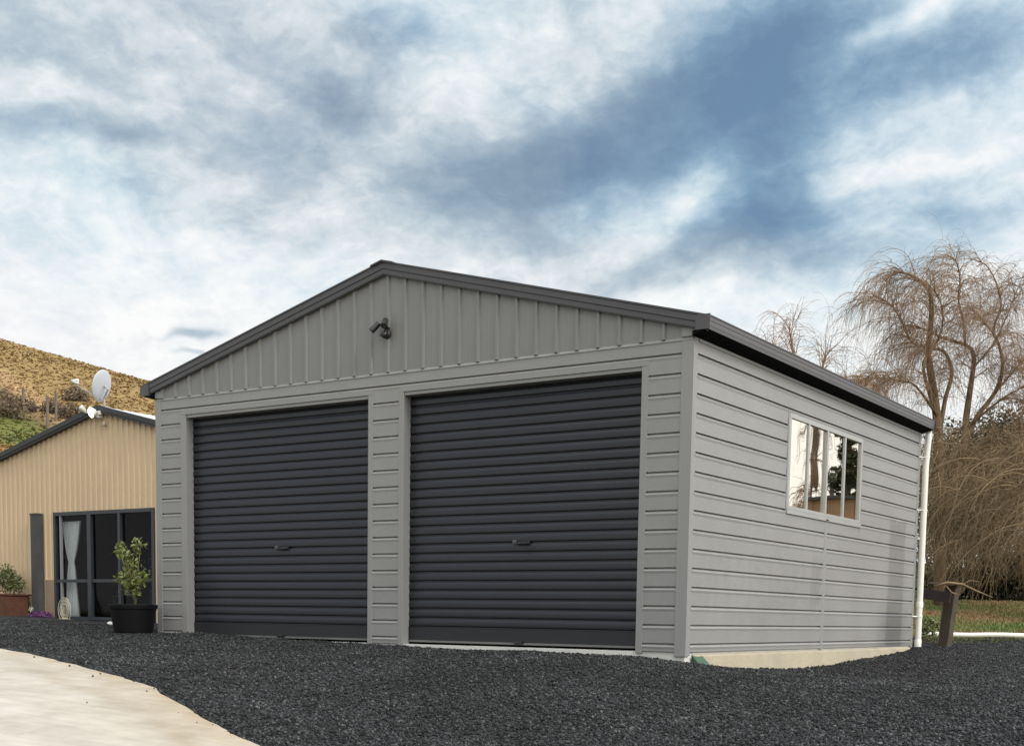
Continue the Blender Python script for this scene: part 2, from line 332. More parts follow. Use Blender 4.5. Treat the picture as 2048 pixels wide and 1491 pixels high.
sc_=t_.nodes.new('ShaderNodeVectorMath'); sc_.operation='SCALE'; t_.links.new(vr.outputs[0],sc_.inputs[0]); t_.links.new(ml.outputs[0],sc_.inputs['Scale']); t_.links.new(sc_.outputs[0],b.inputs['Base Color'])
bp=t_.nodes.new('ShaderNodeBump'); bp.inputs['Distance'].default_value=.018; bp.invert=True; t_.links.new(vo.outputs['Distance'],bp.inputs['Height']); t_.links.new(bp.outputs[0],b.inputs['Normal'])

def gravel_z(X,Y):
    z=gz(X,Y); n=np.zeros_like(z)
    for f_,a_,ph in ((.9,.012,0),(2.1,.008,1.3),(4.7,.005,2.2),(9.3,.004,.7)):
        n+=a_*np.sin(X*f_*1.1+ph+1.7*np.sin(Y*f_*.7))*np.cos(Y*f_*.9+2*ph+1.3*np.sin(X*f_*.8))
    return z+n
xs=np.arange(-20,12.01,.14); ys=np.arange(-13,12.6,.14)
V,F=grid(xs,ys,gravel_z)
# gravel stops where the pasture begins
s_,d_=sdc(V[:,0],V[:,1])
lim=22.1+.15*np.sin(V[:,0]*1.3)+.1*np.sin(V[:,0]*3.1)
keepv=(d_<lim)|((s_<-3)&(V[:,1]<11))
keep=keepv[F].all(1); F=F[keep]
gv=np_mesh('gravel_yard',V,F,M_grav,smooth=True); tag(gv,kind='structure')
# driveway slab
edge_px=[(0,1296),(60,1307),(170,1335),(235,1352),(290,1368),(312,1377),(322,1388),(340,1396),(420,1443),(512,1491)]
edge=[onground(x,y,.055) for x,y in edge_px]
edge=[(-14.5,edge[0].y-.35)]+[(p.x,p.y) for p in edge]+[(edge[-1].x+(edge[-1].x-edge[-2].x)*3,edge[-1].y+(edge[-1].y-edge[-2].y)*3),(edge[-1].x+(edge[-1].x-edge[-2].x)*3+1.0,-13.4)]
ex=np.array([p[0] for p in edge]); ey=np.array([p[1] for p in edge])
M_drive,td,bd,rd=ground_mat('cream_concrete_driveway',[(.3,(.325,.305,.270)),(.5,(.40,.378,.34)),(.68,(.455,.435,.40))],2.2,.003,90,.85)
# dirt stain along the gravel edge + brushed streaks
gg=td.nodes.new('ShaderNodeNewGeometry'); mpx=td.nodes.new('ShaderNodeMapping'); mpx.inputs['Rotation'].default_value=(0,0,R(-38)); mpx.inputs['Scale'].default_value=(1.1,9,1); td.links.new(gg.outputs['Position'],mpx.inputs[0])
nx=td.nodes.new('ShaderNodeTexNoise'); td.links.new(mpx.outputs[0],nx.inputs['Vector']); nx.inputs['Scale'].default_value=1.5; nx.inputs['Detail'].default_value=8
mrx=td.nodes.new('ShaderNodeMapRange'); td.links.new(nx.outputs[0],mrx.inputs[0]); mrx.inputs[1].default_value=.3; mrx.inputs[2].default_value=.7; mrx.inputs[3].default_value=.90; mrx.inputs[4].default_value=1.06
sx=td.nodes.new('ShaderNodeVectorMath'); sx.operation='SCALE'; td.links.new(rd.outputs[0],sx.inputs[0]); td.links.new(mrx.outputs[0],sx.inputs['Scale'])
at_=td.nodes.new('ShaderNodeAttribute'); at_.attribute_name='tint'
mxx=td.nodes.new('ShaderNodeMix'); mxx.data_type='RGBA'; mxx.blend_type='MULTIPLY'; mxx.inputs[0].default_value=1; td.links.new(sx.outputs[0],mxx.inputs[6]); td.links.new(at_.outputs['Color'],mxx.inputs[7]); td.links.new(mxx.outputs[2],bd.inputs['Base Color'])
ux=np.linspace(ex[0],ex[-1],260)
uy=np.interp(ux,ex,ey)+np.array([.025*mnoise.noise(Vector((v*3.1,0,0)))+.015*mnoise.noise(Vector((v*11,3,0))) for v in ux])
nv=110; V=[];T=[]
for i,x in enumerate(ux):
    for j in range(nv):
        fj=j/(nv-1); y=uy[i]*(1-fj**1.4)+(-13.5)*fj**1.4
        V.append((x,y,0))
        dist=uy[i]-y
        n_=.5+.5*mnoise.noise(Vector((x*1.3+y*.6,(x*.55+y)*3.2,0)))+.25*mnoise.noise(Vector((x*4,y*9,1)))
        e_=math.exp(-dist/(.25+.35*max(0,min(1,(x+6)/5))))*(.45+.75*n_)
        bd_=math.exp(-((dist-.42-.10*math.sin(x*1.7)-.12*mnoise.noise(Vector((x*.9,2,0))))/.10)**2)*max(0,min(1,(x+5.5)/2.5))*(.4+.8*n_)
        tint=1-.28*e_*np.array([.55,.9,1.45])-.17*bd_*np.array([.8,1,1.2]); T.append((*tint,1))
V=np.array(V); V[:,2]=gz(V[:,0],V[:,1])+.055
I=np.arange(len(ux)*nv).reshape(len(ux),nv); F=np.stack([I[:-1,:-1],I[:-1,1:],I[1:,1:],I[1:,:-1]],-1).reshape(-1,4)
Vs=V[I[:,0]].copy(); Vs[:,2]-=.12; n0=len(V); J=n0+np.arange(len(ux)); F2=np.stack([I[:-1,0],I[1:,0],J[1:],J[:-1]],-1)
dv=np_mesh('concrete_driveway',np.concatenate([V,Vs]),np.concatenate([F,F2]),M_drive,attr=T+[(1,.9,.75,1)]*len(ux),smooth=False); tag(dv,kind='structure')

# loose stones
M_stone=bpy.data.materials.new('loose_basalt_stone'); M_stone.use_nodes=True; t_=M_stone.node_tree; b=t_.nodes['Principled BSDF']; b.inputs['Roughness'].default_value=.8; b.inputs['Specular IOR Level'].default_value=.2
g=t_.nodes.new('ShaderNodeNewGeometry'); vr=t_.nodes.new('ShaderNodeValToRGB'); t_.links.new(g.outputs['Random Per Island'],vr.inputs[0]); e=vr.color_ramp.elements
e[0].position=0; e[0].color=(.005,.005,.0055,1); e[1].position=1; e[1].color=(.105,.105,.105,1); q=e.new(.5); q.color=(.022,.0235,.0255,1); q=e.new(.85); q.color=(.043,.0445,.047,1); q=e.new(.97); q.color=(.07,.072,.074,1)
nl=t_.nodes.new('ShaderNodeTexNoise'); t_.links.new(g.outputs['Position'],nl.inputs['Vector']); nl.inputs['Scale'].default_value=.7; nl.inputs['Detail'].default_value=6; nl.inputs['Roughness'].default_value=.65
ml=t_.nodes.new('ShaderNodeMapRange'); t_.links.new(nl.outputs[0],ml.inputs[0]); ml.inputs[1].default_value=.32; ml.inputs[2].default_value=.68; ml.inputs[3].default_value=.62; ml.inputs[4].default_value=1.45
sc_=t_.nodes.new('ShaderNodeVectorMath'); sc_.operation='SCALE'; t_.links.new(vr.outputs[0],sc_.inputs[0]); t_.links.new(ml.outputs[0],sc_.inputs['Scale']); t_.links.new(sc_.outputs[0],b.inputs['Base Color'])
OCT=np.array([(1,0,0),(-1,0,0),(0,1,0),(0,-1,0),(0,0,1),(0,0,-1)],float); OF=np.array([(0,2,4),(2,1,4),(1,3,4),(3,0,4),(2,0,5),(1,2,5),(3,1,5),(0,3,5)])
NS=200000
dd=7.0+ (rng.random(NS)**1.45)*17; ss=(rng.random(NS)-.5)*2*.42*dd
px_=CP.x+R0[0]*ss+F0[0]*dd; py_=CP.y+R0[1]*ss+F0[1]*dd
ok=~((px_>-7.62)&(px_<.02)&(py_>-.02)&(py_<7.5)); 
dy_=np.interp(px_,ux,uy); near=(py_<dy_); ok&=~(near&(rng.random(NS)>.0004+.03*np.exp(-(dy_-py_)/.05)))
px_,py_=px_[ok],py_[ok]; pz_=gravel_z(px_,py_); dy_=np.interp(px_,ux,uy); pz_=np.where(py_<dy_,gz(px_,py_)+.058,pz_)
k=len(px_); sz=(.0045+.012*rng.random((k,1,1))**1.6)*rng.uniform(.6,1.35,(k,1,3)); 
rot=rng.normal(size=(k,3,3)); rot,_=np.linalg.qr(rot)
vs_=(OCT[None]*(1+rng.uniform(-.25,.25,(k,6,1)))*sz)@rot + np.stack([px_,py_,pz_+.004],-1)[:,None,:]
st=np_mesh('loose_gravel',vs_.reshape(-1,3),(OF[None]+6*np.arange(k)[:,None,None]).reshape(-1,3),M_stone); tag(st,kind='stuff')

# ---------------------------------------------------------------- the garage
GW,GL=7.612,7.43; p_=.187656; G0=15.42*p_   # z of the top groove
ga=empty('garage',(-GW/2,GL/2,0),'large grey steel garage with two charcoal roller doors and a low gable roof','garage')
def prof(z0,z1,o0=.0):
    pts=[]
    zs=[]
    kk=[(0,-.010),(.0095,-.012),(.0097,.006),(.029,.0272),(.033,.0275),(.055,.0225),(.168,.0188),(p_-.0055,.0188),(p_-.0053,-.010)]
    # measured downwards from each groove line (top of the dark gap)
    for i in range(-3,18):
        g0=G0-i*p_
        for d_,o_ in kk: zs.append((g0-d_,o_))
    zs=sorted(zs)
    Z=np.array([a for a,_ in zs]); O=np.array([b_ for _,b_ in zs])
    out=[(z0,float(np.interp(z0,Z,O)))]+[(a,b_) for a,b_ in zs if z0+1e-4<a<z1-1e-4]+[(z1,float(np.interp(z1,Z,O)))]
    return out
def clad_front(mb,x0,x1,z0,z1):
    P=prof(z0,z1); n=max(1,int((x1-x0)/1.0))
    for a,b_ in zip(P[:-1],P[1:]): mb.quad((x0,-a[1],a[0]),(x1,-a[1],a[0]),(x1,-b_[1],b_[0]),(x0,-b_[1],b_[0]))
def clad_side(mb,y0,y1,z0,z1):
    P=prof(z0,z1)
    for a,b_ in zip(P[:-1],P[1:]): mb.quad((a[1],y0,a[0]),(a[1],y1,a[0]),(b_[1],y1,b_[0]),(b_[1],y0,b_[0]))
mb=MB()
for x0,x1 in ((-7.53,-7.15),(-3.995,-3.605),(-.472,-.10)): clad_front(mb,x0,x1,.0,G0-.0)
clad_front(mb,-7.53,-.10,G0+.0005,3.02)
# boards between groove line and door heads, behind head trims
for x0,x1 in ((-7.15,-3.995),(-3.605,-.472)): clad_front(mb,x0,x1,2.81,G0)
mb.build('front_wall',M_cladf,ga)
WY0,WY1,WZ0,WZ1=2.455,4.93,1.585,2.625
mb=MB(); 
clad_side(mb,.06,GL-.03,WZ1+.02,3.06)
clad_side(mb,.06,WY0-.01,WZ0-.045,WZ1+.02); clad_side(mb,WY1+.02,GL-.03,WZ0-.045,WZ1+.02)
clad_side(mb,.06,3.70,.0,WZ0-.045); clad_side(mb,3.745,GL-.03,.0,WZ0-.045)
side=mb.build('side_wall',M_clads,ga)
# stains on the side wall: soft vertical grey streaks low by the rear and the joint
t_=M_clads.node_tree; b=t_.nodes['Principled BSDF']; src=b.inputs['Base Color'].links[0].from_socket
g=t_.nodes.new('ShaderNodeNewGeometry'); sp=t_.nodes.new('ShaderNodeSeparateXYZ'); t_.links.new(g.outputs['Position'],sp.inputs[0])
nn=t_.nodes.new('ShaderNodeTexNoise'); t_.links.new(g.outputs['Position'],nn.inputs['Vector']); nn.inputs['Scale'].default_value=7; nn.inputs['Detail'].default_value=6
def M2(op,a,b_=None,c=None,cl=False):
    n=t_.nodes.new('ShaderNodeMath'); n.operation=op; n.use_clamp=cl
    for i,v in enumerate((a,b_,c)):
        if v is None: continue
        if isinstance(v,(int,float)): n.inputs[i].default_value=v
        else: t_.links.new(v,n.inputs[i])
    return n.outputs[0]
def rng_mask(v,a,b_,soft):
    m1=t_.nodes.new('ShaderNodeMapRange'); m1.interpolation_type='SMOOTHSTEP'; t_.links.new(v,m1.inputs[0]); m1.inputs[1].default_value=a-soft; m1.inputs[2].default_value=a+soft
    m2_=t_.nodes.new('ShaderNodeMapRange'); m2_.interpolation_type='SMOOTHSTEP'; t_.links.new(v,m2_.inputs[0]); m2_.inputs[1].default_value=b_-soft; m2_.inputs[2].default_value=b_+soft; m2_.inputs[3].default_value=1; m2_.inputs[4].default_value=0
    return M2('MULTIPLY',m1.outputs[0],m2_.outputs[0])
yw=M2('ADD',sp.outputs[1],M2('MULTIPLY',M2('SUBTRACT',nn.outputs[0],.5),.12)); zw=M2('ADD',sp.outputs[2],M2('MULTIPLY',M2('SUBTRACT',nn.outputs[0],.5),.25))
k1=M2('MULTIPLY',rng_mask(yw,6.2,6.9,.05),rng_mask(zw,-.2,1.72,.06))
k1b=M2('MULTIPLY',rng_mask(yw,5.85,7.3,.3),rng_mask(zw,-.2,.5,.25))
k2=M2('MULTIPLY',rng_mask(yw,3.3,3.62,.06),rng_mask(zw,.55,1.05,.1))
k3=M2('MULTIPLY',rng_mask(yw,.3,3.4,.6),M2('MULTIPLY',rng_mask(zw,.3,1.1,.3),M2('GREATER_THAN',nn.outputs[0],.5)))
amt=M2('ADD',M2('MULTIPLY',k1,.27),M2('ADD',M2('MULTIPLY',k1b,.24),M2('ADD',M2('MULTIPLY',k2,.16),M2('MULTIPLY',k3,.05))))
f_=M2('SUBTRACT',1.0,amt); vv=t_.nodes.new('ShaderNodeVectorMath'); vv.operation='SCALE'; t_.links.new(src,vv.inputs[0]); t_.links.new(f_,vv.inputs['Scale']); t_.links.new(vv.outputs[0],b.inputs['Base Color'])
# hidden walls and lining (rear, left, inside faces)
mb=MB()
mb.box(-GW,-GW+.04,.05,GL,.0,3.05); mb.box(-GW+.04,-.06,GL-.04,GL,.0,3.05)
mb.box(-.06,-.02,.05,GL,.0,WZ0); mb.box(-.06,-.02,.05,GL,WZ1,3.05); mb.box(-.06,-.02,.05,WY0,WZ0,WZ1); mb.box(-.06,-.02,WY1,GL,WZ0,WZ1)
mb.prism([(-GW+.04,3.05),(-.04,3.05),(-GW/2,4.02)],GL-.04,GL,lambda u,v,t_:(u,t_,v))
mb.build('inner_wall',pmat('grey_lining',(.10,.10,.095),.8,0,.1,2),ga)
# gable sheet with ribs
APX=-3.806
def rz(x,top=4.235): return top-.2575*abs(x-APX)
mb=MB(); ribs=[-3.776-.2475*k for k in range(-15,16)]
xs_=[-7.55]; 
bp_=[(-7.56,.0)]
for r_ in sorted(ribs):
    if -7.5<r_<-.1: bp_+=[(r_-.026,0),(r_-.014,.024),(r_+.014,.024),(r_+.026,0)]
    # two shallow swages in each pan
    for q in (.125,):
        if -7.5<r_+q<-.1: bp_+=[(r_+q-.02,.0),(r_+q,.002),(r_+q+.02,.0)]
bp_+=[(-.05,.0)]
for a,b_ in zip(bp_[:-1],bp_[1:]):
    if b_[0]-a[0]<=0: continue
    za,zb=rz(a[0],4.16),rz(b_[0],4.16)
    if a[0]<APX<b_[0]:
        mb.quad((a[0],-.012-a[1],3.03),(APX,-.012,3.03),(APX,-.012,rz(APX,4.16)),(a[0],-.012-a[1],za)); mb.quad((APX,-.012,3.03),(b_[0],-.012-b_[1],3.03),(b_[0],-.012-b_[1],zb),(APX,-.012,rz(APX,4.16))); continue
    mb.quad((a[0],-.012-a[1],3.036),(b_[0],-.012-b_[1],3.036),(b_[0],-.012-b_[1],max(zb,3.04)),(a[0],-.012-a[1],max(za,3.04)))
mb.build('gable_sheet',M_gable,ga)
# flashing at the foot of the gable sheet
mb=MB(); mb.prism([(.0,3.006),(-.030,3.008),(-.030,3.016),(-.024,3.02),(-.008,3.045),(.0,3.045)],-GW-.005,.005,lambda u,v,t_:(t_,u,v)); mb.build('gable_flashing',M_trim,ga)
# corner posts
for nm,x0,x1,sx_ in (('r',-.105,.024,1),('l',-GW-.006,-7.52,-1)):
    mb=MB()
    z0=-.045 if nm=='r' else -.02
    mb.box(x0,x1,-.028,.0,z0,3.008)
    if nm=='r': mb.box(.0,.024,.0,.068,-.04,3.06); mb.box(.0,.014,.068,.075,-.03,3.06)
    else: mb.box(-GW-.006,-GW+.02,.0,.08,-.02,3.06)
    mb.build('corner_trim',M_trim,ga,bevel=.003)
mb=MB(); mb.box(.0,.024,GL-.07,GL+.02,-.03,3.06); mb.box(-.05,.0,GL,GL+.02,-.03,3.06); mb.build('corner_trim',M_trim,ga,bevel=.003)
# door frames
DT=2.765
def door(x0,x1,jl,jr,locpx):
    fr=MB()
    fr.box(jl,x0,-.026,.105,-.02,2.803); fr.box(x1,jr,-.026,.105,-.02,2.803)
    fr.box(jl-.0,jr+.0,-.0262,.02,2.8035,2.868); fr.box(x0,x1,-.012,.16,DT,2.803)
    f=fr.build('door_frame',M_trim,ga,bevel=.003)
    mb=MB(); pitch=.1025; prof_=[]
    z=.195; i=0
    base=[(0,-.013),(.06,-.013),(.08,.008),(.11,.0145),(.16,.0165),(.30,.0175),(.50,.0172),(.60,.0165),(.68,.0145),(.78,.0108),(.85,.0075),(.90,.004),(.92,-.012),(1.0,-.013)]
    while z<DT+.02:
        for u,o_ in base[:-1]: prof_.append((z+u*pitch,o_))
        z+=pitch
    pr_=prof_
    n=len(mb.v)
    for zz,o_ in pr_: mb.v+= [(x0-.02,.112-o_,zz),(x1+.02,.112-o_,zz)]
    for i in range(len(pr_)-1): mb.f.append((2*i,2*i+1,2*i+3,2*i+2)); mb.mi.append(0)
    dr=mb.build('roller_door',M_door,ga,smooth=False)
    br=MB(); br.box(x0+.004,x1-.004,.086,.112,.045,.19); br.box(x0+.004,x1-.004,.083,.112,.188,.197); o=br.build('bottom_rail',M_rail,dr,bevel=.002); 
    sl_=MB(); sl_.box(x0+.01,x1-.01,.082,.110,.022,.0445); sl_.build('rubber_seal',M_seal,dr)
    h=on(*locpx,1,.09); hz=1.118
    lk=MB(); lk.lathe([(0,.012),(.014,.012),(.016,.0),(.016,-.02)],(h.x-.085,.085,hz+.005),16,axis=(0,-1,0)); lk.box(h.x-.11,h.x-.058,.0885,.094,hz-.018,hz+.026); lk.build('lock',M_grayp,dr,bevel=.002)
    hd=MB(); hd.box(h.x-.045,h.x+.115,.088,.093,hz-.022,hz+.012); hd.tube([(h.x-.03,.09,hz-.01),(h.x-.03,.06,hz-.014),(h.x+.10,.06,hz-.014),(h.x+.10,.09,hz-.01)],.009,8); hd.build('handle',M_black,dr,bevel=.002)
    lh=MB(); lh.box(h.x-.06,h.x+.06,.06,.088,.035,.062); lh.tube([(h.x-.05,.084,.05),(h.x-.05,.045,.05),(h.x+.05,.045,.05),(h.x+.05,.084,.05)],.008,6); lh.build('lift_handle',M_black,dr)
door(-7.056,-4.056,-7.155,-3.99,(563,1094)); door(-3.54,-.54,-3.61,-.468,(1042,1084))
# wall behind, closing the strips
mb=MB(); 
for x0,x1 in ((-GW+.05,-7.16),(-3.985,-3.615),(-.462,-.06)): mb.box(x0,x1,.03,.1,-.0,2.8)
mb.box(-GW+.05,-.06,.03,.1,2.81,3.05); mb.prism([(-GW+.05,3.05),(-.06,3.05),(-GW/2,4.0)],.03,.08,lambda u,v,t_:(u,t_,v)); mb.build('front_frame',M_trim,ga)
# roof
mb=MB(); N_=60
for sgn in (-1,1):
    x_e=APX+sgn*3.93
    prev=None; y=-.075; pts=[]
    while y<GL+.08:
        for u,o_ in ((0,.0),(.02,.024),(.055,.024),(.075,0)): pts.append((y+u,o_))
        y+=.19
    for a,b_ in zip(pts[:-1],pts[1:]):
        za,ze=4.235,4.235-.2575*3.93
        mb.quad((APX,a[0],za+a[1]-.045),(APX,b_[0],za+b_[1]-.045),(x_e,b_[0],ze+b_[1]-.045),(x_e,a[0],ze+a[1]-.045))
rf=mb.build('roof',M_dark,ga)
mb=MB()
for sgn in (-1,1):
    for a0,a1,h0 in ((0,.16,.022),):
        mb.prism([(0,.012),(a1,-.2575*a1+.012),(a1,-.2575*a1-.004),(0,-.004)],-.115,GL+.10,lambda u,v,t_,s=sgn:(APX+s*u,t_,4.238+v))
mb.build('ridge_cap',M_dark,rf)
# barge boards: stepped profile swept up the rake
def barge(yf,sy,nm):
    for sgn in (-1,1):
        mb=MB(); pr=[(0,.0),(.0,-.135),(-.03,-.135),(-.03,-.125),(-.038,-.125),(-.038,-.075),(-.048,-.068),(-.048,-.012),(-.058,-.004),(-.058,.012),(0,.012)]
        n=len(pr); ends=[]
        xe=APX+sgn*(3.975)
        V_=[]
        for X in (APX,xe):
            zt=4.232-.2575*abs(X-APX)
            for o_,dz in pr: V_.append((X,yf+sy*o_,zt+dz))
        mb.v=V_
        for i in range(n):
            j=(i+1)%n; mb.f.append((i,j,n+j,n+i)); mb.mi.append(0)
        mb.f.append(tuple(range(n,2*n))); mb.mi.append(0)
        mb.build('barge_board',M_dark,ga)
barge(-.035,1,'f'); barge(GL+.035,-1,'b')
# eaves boxes under the barge ends and gutters
for sgn in (1,-1):
    mb=MB(); gx=lambda u,s=sgn:(0.0 if s>0 else -GW)+s*u
    z0=3.085
    pr=[(.165,z0-.0),(.188,z0),(.192,z0+.03),(.194,z0+.036),(.196,z0+.074),(.199,z0+.080),(.201,z0+.112),(.206,z0+.117),(.208,z0+.128),(.198,z0+.128),(.190,z0+.1),(.184,z0+.05),(.176,z0+.012),(.075,z0+.012),(.075,z0+.11),(.06,z0+.11),(.06,z0-.0)]
    mb.prism(pr,-.085,GL+.05,lambda u,v,t_:(gx(u),t_,v)); gt=mb.build('gutter',M_dark,ga)
    for ya,yb in ((-.092,-.084),(GL+.05,GL+.056)): mb=MB(); mb.box(min(gx(.06),gx(.214)),max(gx(.06),gx(.214)),ya,yb,z0-.004,z0+.136); mb.build('gutter_end_cap',M_dark,gt)
    mb=MB(); mb.prism([(.182,3.0835),(.026,3.036),(.026,3.0835)],-.083,GL+.03,lambda u,v,t_:(gx(u),t_,v)); mb.build('soffit',M_under,ga)  # black wedge paints the shade below the gutter and at the wall top
for xa,xb in ((-.11,.0238),(-GW-.006,-7.5)): mb=MB(); mb.box(xa,xb,-.0275,-.001,3.0465,3.13); mb.build('corner_flashing',M_trim,ga)
# thin light angle under the eave on the side
mb=MB(); mb.box(.0195,.031,.075,GL-.07,3.004,3.034); mb.build('top_trim',M_trim,ga)
# slab
mb=MB(); mb.box(-GW,.0,.0,GL,-.6,-.004); mb.box(-7.02,-4.09,-.012,.0,-.3,-.004); mb.box(-3.5,-.575,-.012,.0,-.3,-.004)
mb.build('floor_slab',[M_slab],ga)
# footing concrete spread against the side (lumpy, partly buried)
mb=MB(); n=70; top=[];bot=[]
for i in range(n+1):
    y=.16+i/n*7.2; w_=.03+.05*math.sin(math.pi*min(1,i/n*1.05))+.012*mnoise.noise(Vector((y*3,0,0)))
    mb.v+= [(.004,y,-.022),(w_,y,-.045-.01*mnoise.noise(Vector((y*5,1,0)))),(w_+.05,y,-.4)]
for i in range(n):
    for j in (0,1): a=3*i+j; mb.f.append((a,a+1,a+4,a+3)); mb.mi.append(0)
mb.f.append((0,1,2)); mb.mi.append(0); mb.build('footing',M_conc,ga)
# vertical joint strip below the window
mb=MB(); mb.prism([(.0,3.688),(.021,3.69),(.031,3.706),(.031,3.742),(.021,3.757),(.0,3.759)],-.02,WZ0-.052,lambda u,v,t_:(u,v,t_)); mb.box(.018,.04,3.69,3.76,WZ0-.055,WZ0-.028); mb.build('joint_cover',M_trim,ga)
# window
mb=MB(); fz0,fz1=WZ0,WZ1
mb.box(-.03,.030,WY0,WY1,fz1-.022,fz1+.03); mb.box(-.03,.032,WY0,WY1,fz0-.0,fz0+.04); mb.box(-.03,.028,WY0,WY0+.055,fz0+.04,fz1-.022); mb.box(-.03,.028,WY1-.045,WY1,fz0+.04,fz1-.022)
for y in (3.065,3.667,4.30): mb.box(-.03,.027 if y!=3.667 else .034,y-.024,y+.024,fz0+.04,fz1-.022)
mb.box(.0,.040,WY0-.02,WY1+.02,fz0-.05,fz0-.003)
wf=mb.build('window',M_alu,ga,bevel=.002)
for ya,yb,za,zb in ((WY0-.035,WY0-.0022,fz0-.05,fz1+.06),(WY1+.0022,WY1+.03,fz0-.10,fz1+.03)): mb=MB(); mb.box(.0,.026,ya,yb,za,zb); mb.build('window_flashing',M_trim,wf)
M_glass=bpy.data.materials.new('reflective_window_glass'); M_glass.use_nodes=True; t_=M_glass.node_tree; b=t_.nodes['Principled BSDF']
b.inputs['Base Color'].default_value=(.74,.69,.60,1); b.inputs['Metallic'].default_value=1; b.inputs['Roughness'].default_value=.015
g=t_.nodes.new('ShaderNodeNewGeometry'); n=t_.nodes.new('ShaderNodeTexNoise'); n.inputs['Scale'].default_value=2.2; n.inputs['Detail'].default_value=1; t_.links.new(g.outputs['Position'],n.inputs['Vector'])
bp=t_.nodes.new('ShaderNodeBump'); bp.inputs['Distance'].default_value=.0011; t_.links.new(n.outputs[0],bp.inputs['Height']); t_.links.new(bp.outputs[0],b.inputs['Normal'])
ysp=[(WY0+.055,3.041),(3.089,3.643),(3.691,4.276),(4.324,WY1-.045)]
for i,(a,b_) in enumerate(ysp):
    mb=MB(); x_=.004 if i%2 else .012
    mb.box(x_-.006,x_,a,b_,fz0+.04,fz1-.022); mb.build('pane',M_glass,wf)
# downpipe at the rear corner
mb=MB(); dpy=GL+.075
mb.tube([(.105,dpy-.0,3.10),(.105,dpy,2.95),(.085,dpy,2.6),(.085,dpy+.01,.12),(.085,dpy+.01,-.0)],.044,16); mb.lathe([(.05,0),(.05,.10),(.044,.11)],(.085,dpy+.01,-.02),16); mb.lathe([(.05,0),(.05,.08),(.044,.09)],(.085,dpy+.01,.55),16)
dp=mb.build('downpipe',M_white,ga,smooth=True)
for z in (.42,1.95,2.7):
    mb=MB(); mb.tube([(.02,dpy-.12,z),(.06,dpy-.06,z),(.085,dpy-.05,z)],.010,6); mb.lathe([(.0475,0),(.049,.004),(.049,.022),(.0475,.026)],(.085,dpy+.01 if z<2.6 else dpy,z-.012),16); mb.build('pipe_bracket',M_white,dp)
# green plastic sheet poking out at the front corner
mb=MB(); pts=[(.03,.12,-.04),(.035,.34,-.042),(.12,.38,-.145),(.10,.14,-.125)]; mb.v=[tuple(p) for p in pts]+[(p[0]-.01,p[1],p[2]-.02) for p in pts]; mb.f=[(0,1,2,3),(4,7,6,5),(0,4,5,1),(1,5,6,2),(2,6,7,3),(3,7,4,0)]; mb.mi=[0]*6
o=mb.build('plastic_sheet',M_green); tag(o,'scrap of green plastic sheet tucked under the grey garage corner','plastic sheet')

# security light on the gable
c=Vector((-3.775,.0,3.45)); sl_=empty('security_light',c,'black twin spotlight with motion sensor fixed to the grey gable','wall light'); sl_.scale=(.82,.82,.82); c=Vector((-3.775,-.045,3.45))
mb=MB(); mb.lathe([(0,.0),(.062,.0),(.066,.012),(.062,.035),(.045,.05),(0,.05)],(c.x,-.03,c.z),24,axis=(0,-1,0)); mb.box(c.x-.04,c.x+.04,-.06,-.03,c.z-.02,c.z+.09); mb.build('base',M_blackm,sl_,smooth=False,bevel=.004)
mb=MB(); mb.lathe([(0,.055),(.03,.05),(.046,.03),(.05,.0),(.046,-.035),(.03,-.05),(0,-.052)],(c.x+.0,-.10,c.z-.01),20,axis=(.1,-.75,-.65)); mb.build('motion_sensor',M_black,sl_,smooth=True)
mb=MB(); mb.lathe([(0,0),(.018,0),(.02,.006),(0,.009)],(c.x-.028,-.148,c.z-.025),14,axis=(.05,-.85,-.5)); mb.build('sensor_lens',M_grayp,sl_)
def lamp(hinge,axis):
    a=Vector(axis).normalized(); mb=MB(); mb.lathe([(0,-.07),(.034,-.07),(.041,-.055),(.043,.02),(.043,.085),(.038,.085),(.036,.06),(0,.06)],hinge,20,axis=a); o=mb.build('lamp_head',M_blackm,sl_,smooth=False)
    mb=MB(); mb.lathe([(0,.066),(.037,.064)],hinge,16,axis=a); mb.build('lamp_lens',M_grayp,o)
    return o
lamp(Vector((c.x-.135,-.13,c.z+.10)),(-.52,-.45,-.72)); lamp(Vector((c.x+.035,-.14,c.z+.135)),(.30,-.60,-.62))
mb=MB(); mb.tube([(c.x-.02,-.06,c.z+.07),(c.x-.05,-.10,c.z+.12),(c.x-.11,-.11,c.z+.14)],.014,8); mb.tube([(c.x+.02,-.06,c.z+.07),(c.x+.03,-.10,c.z+.12)],.014,8); mb.build('arm',M_blackm,sl_,smooth=True)

# ---------------------------------------------------------------- beige house
HY=5.0; HX=-14.85; hb=empty('beige_house',(HX,HY+4,0.1),'low beige ribbed-metal house with dark gable trim behind the garage','house')
def hz(x,top=4.10): return top-.24*abs(x-HX)
hl,hr=-22.0,-7.9
op0,op1,oz0,oz1=-16.36,-13.42,.14,2.245
mb=MB(); x=hl; pts=[]
while x<hr:
    pts+=[(x,0),(x+.045,0),(x+.06,.032),(x+.096,.032),(x+.111,0)]; x+=.156
pts.append((hr,0)); 
def rib_strip(x0,x1,zb,zt):
    P=[q for q in pts if x0<q[0]<x1]; o=lambda X:float(np.interp(X,[q[0] for q in pts],[q[1] for q in pts])); P=[(x0,o(x0))]+P+[(x1,o(x1))]
    for a,b_ in zip(P[:-1],P[1:]):
        if b_[0]-a[0]<1e-5: continue
        mb.quad((a[0],HY-a[1],zb(a[0])),(b_[0],HY-b_[1],zb(b_[0])),(b_[0],HY-b_[1],zt(b_[0])),(a[0],HY-a[1],zt(a[0])))
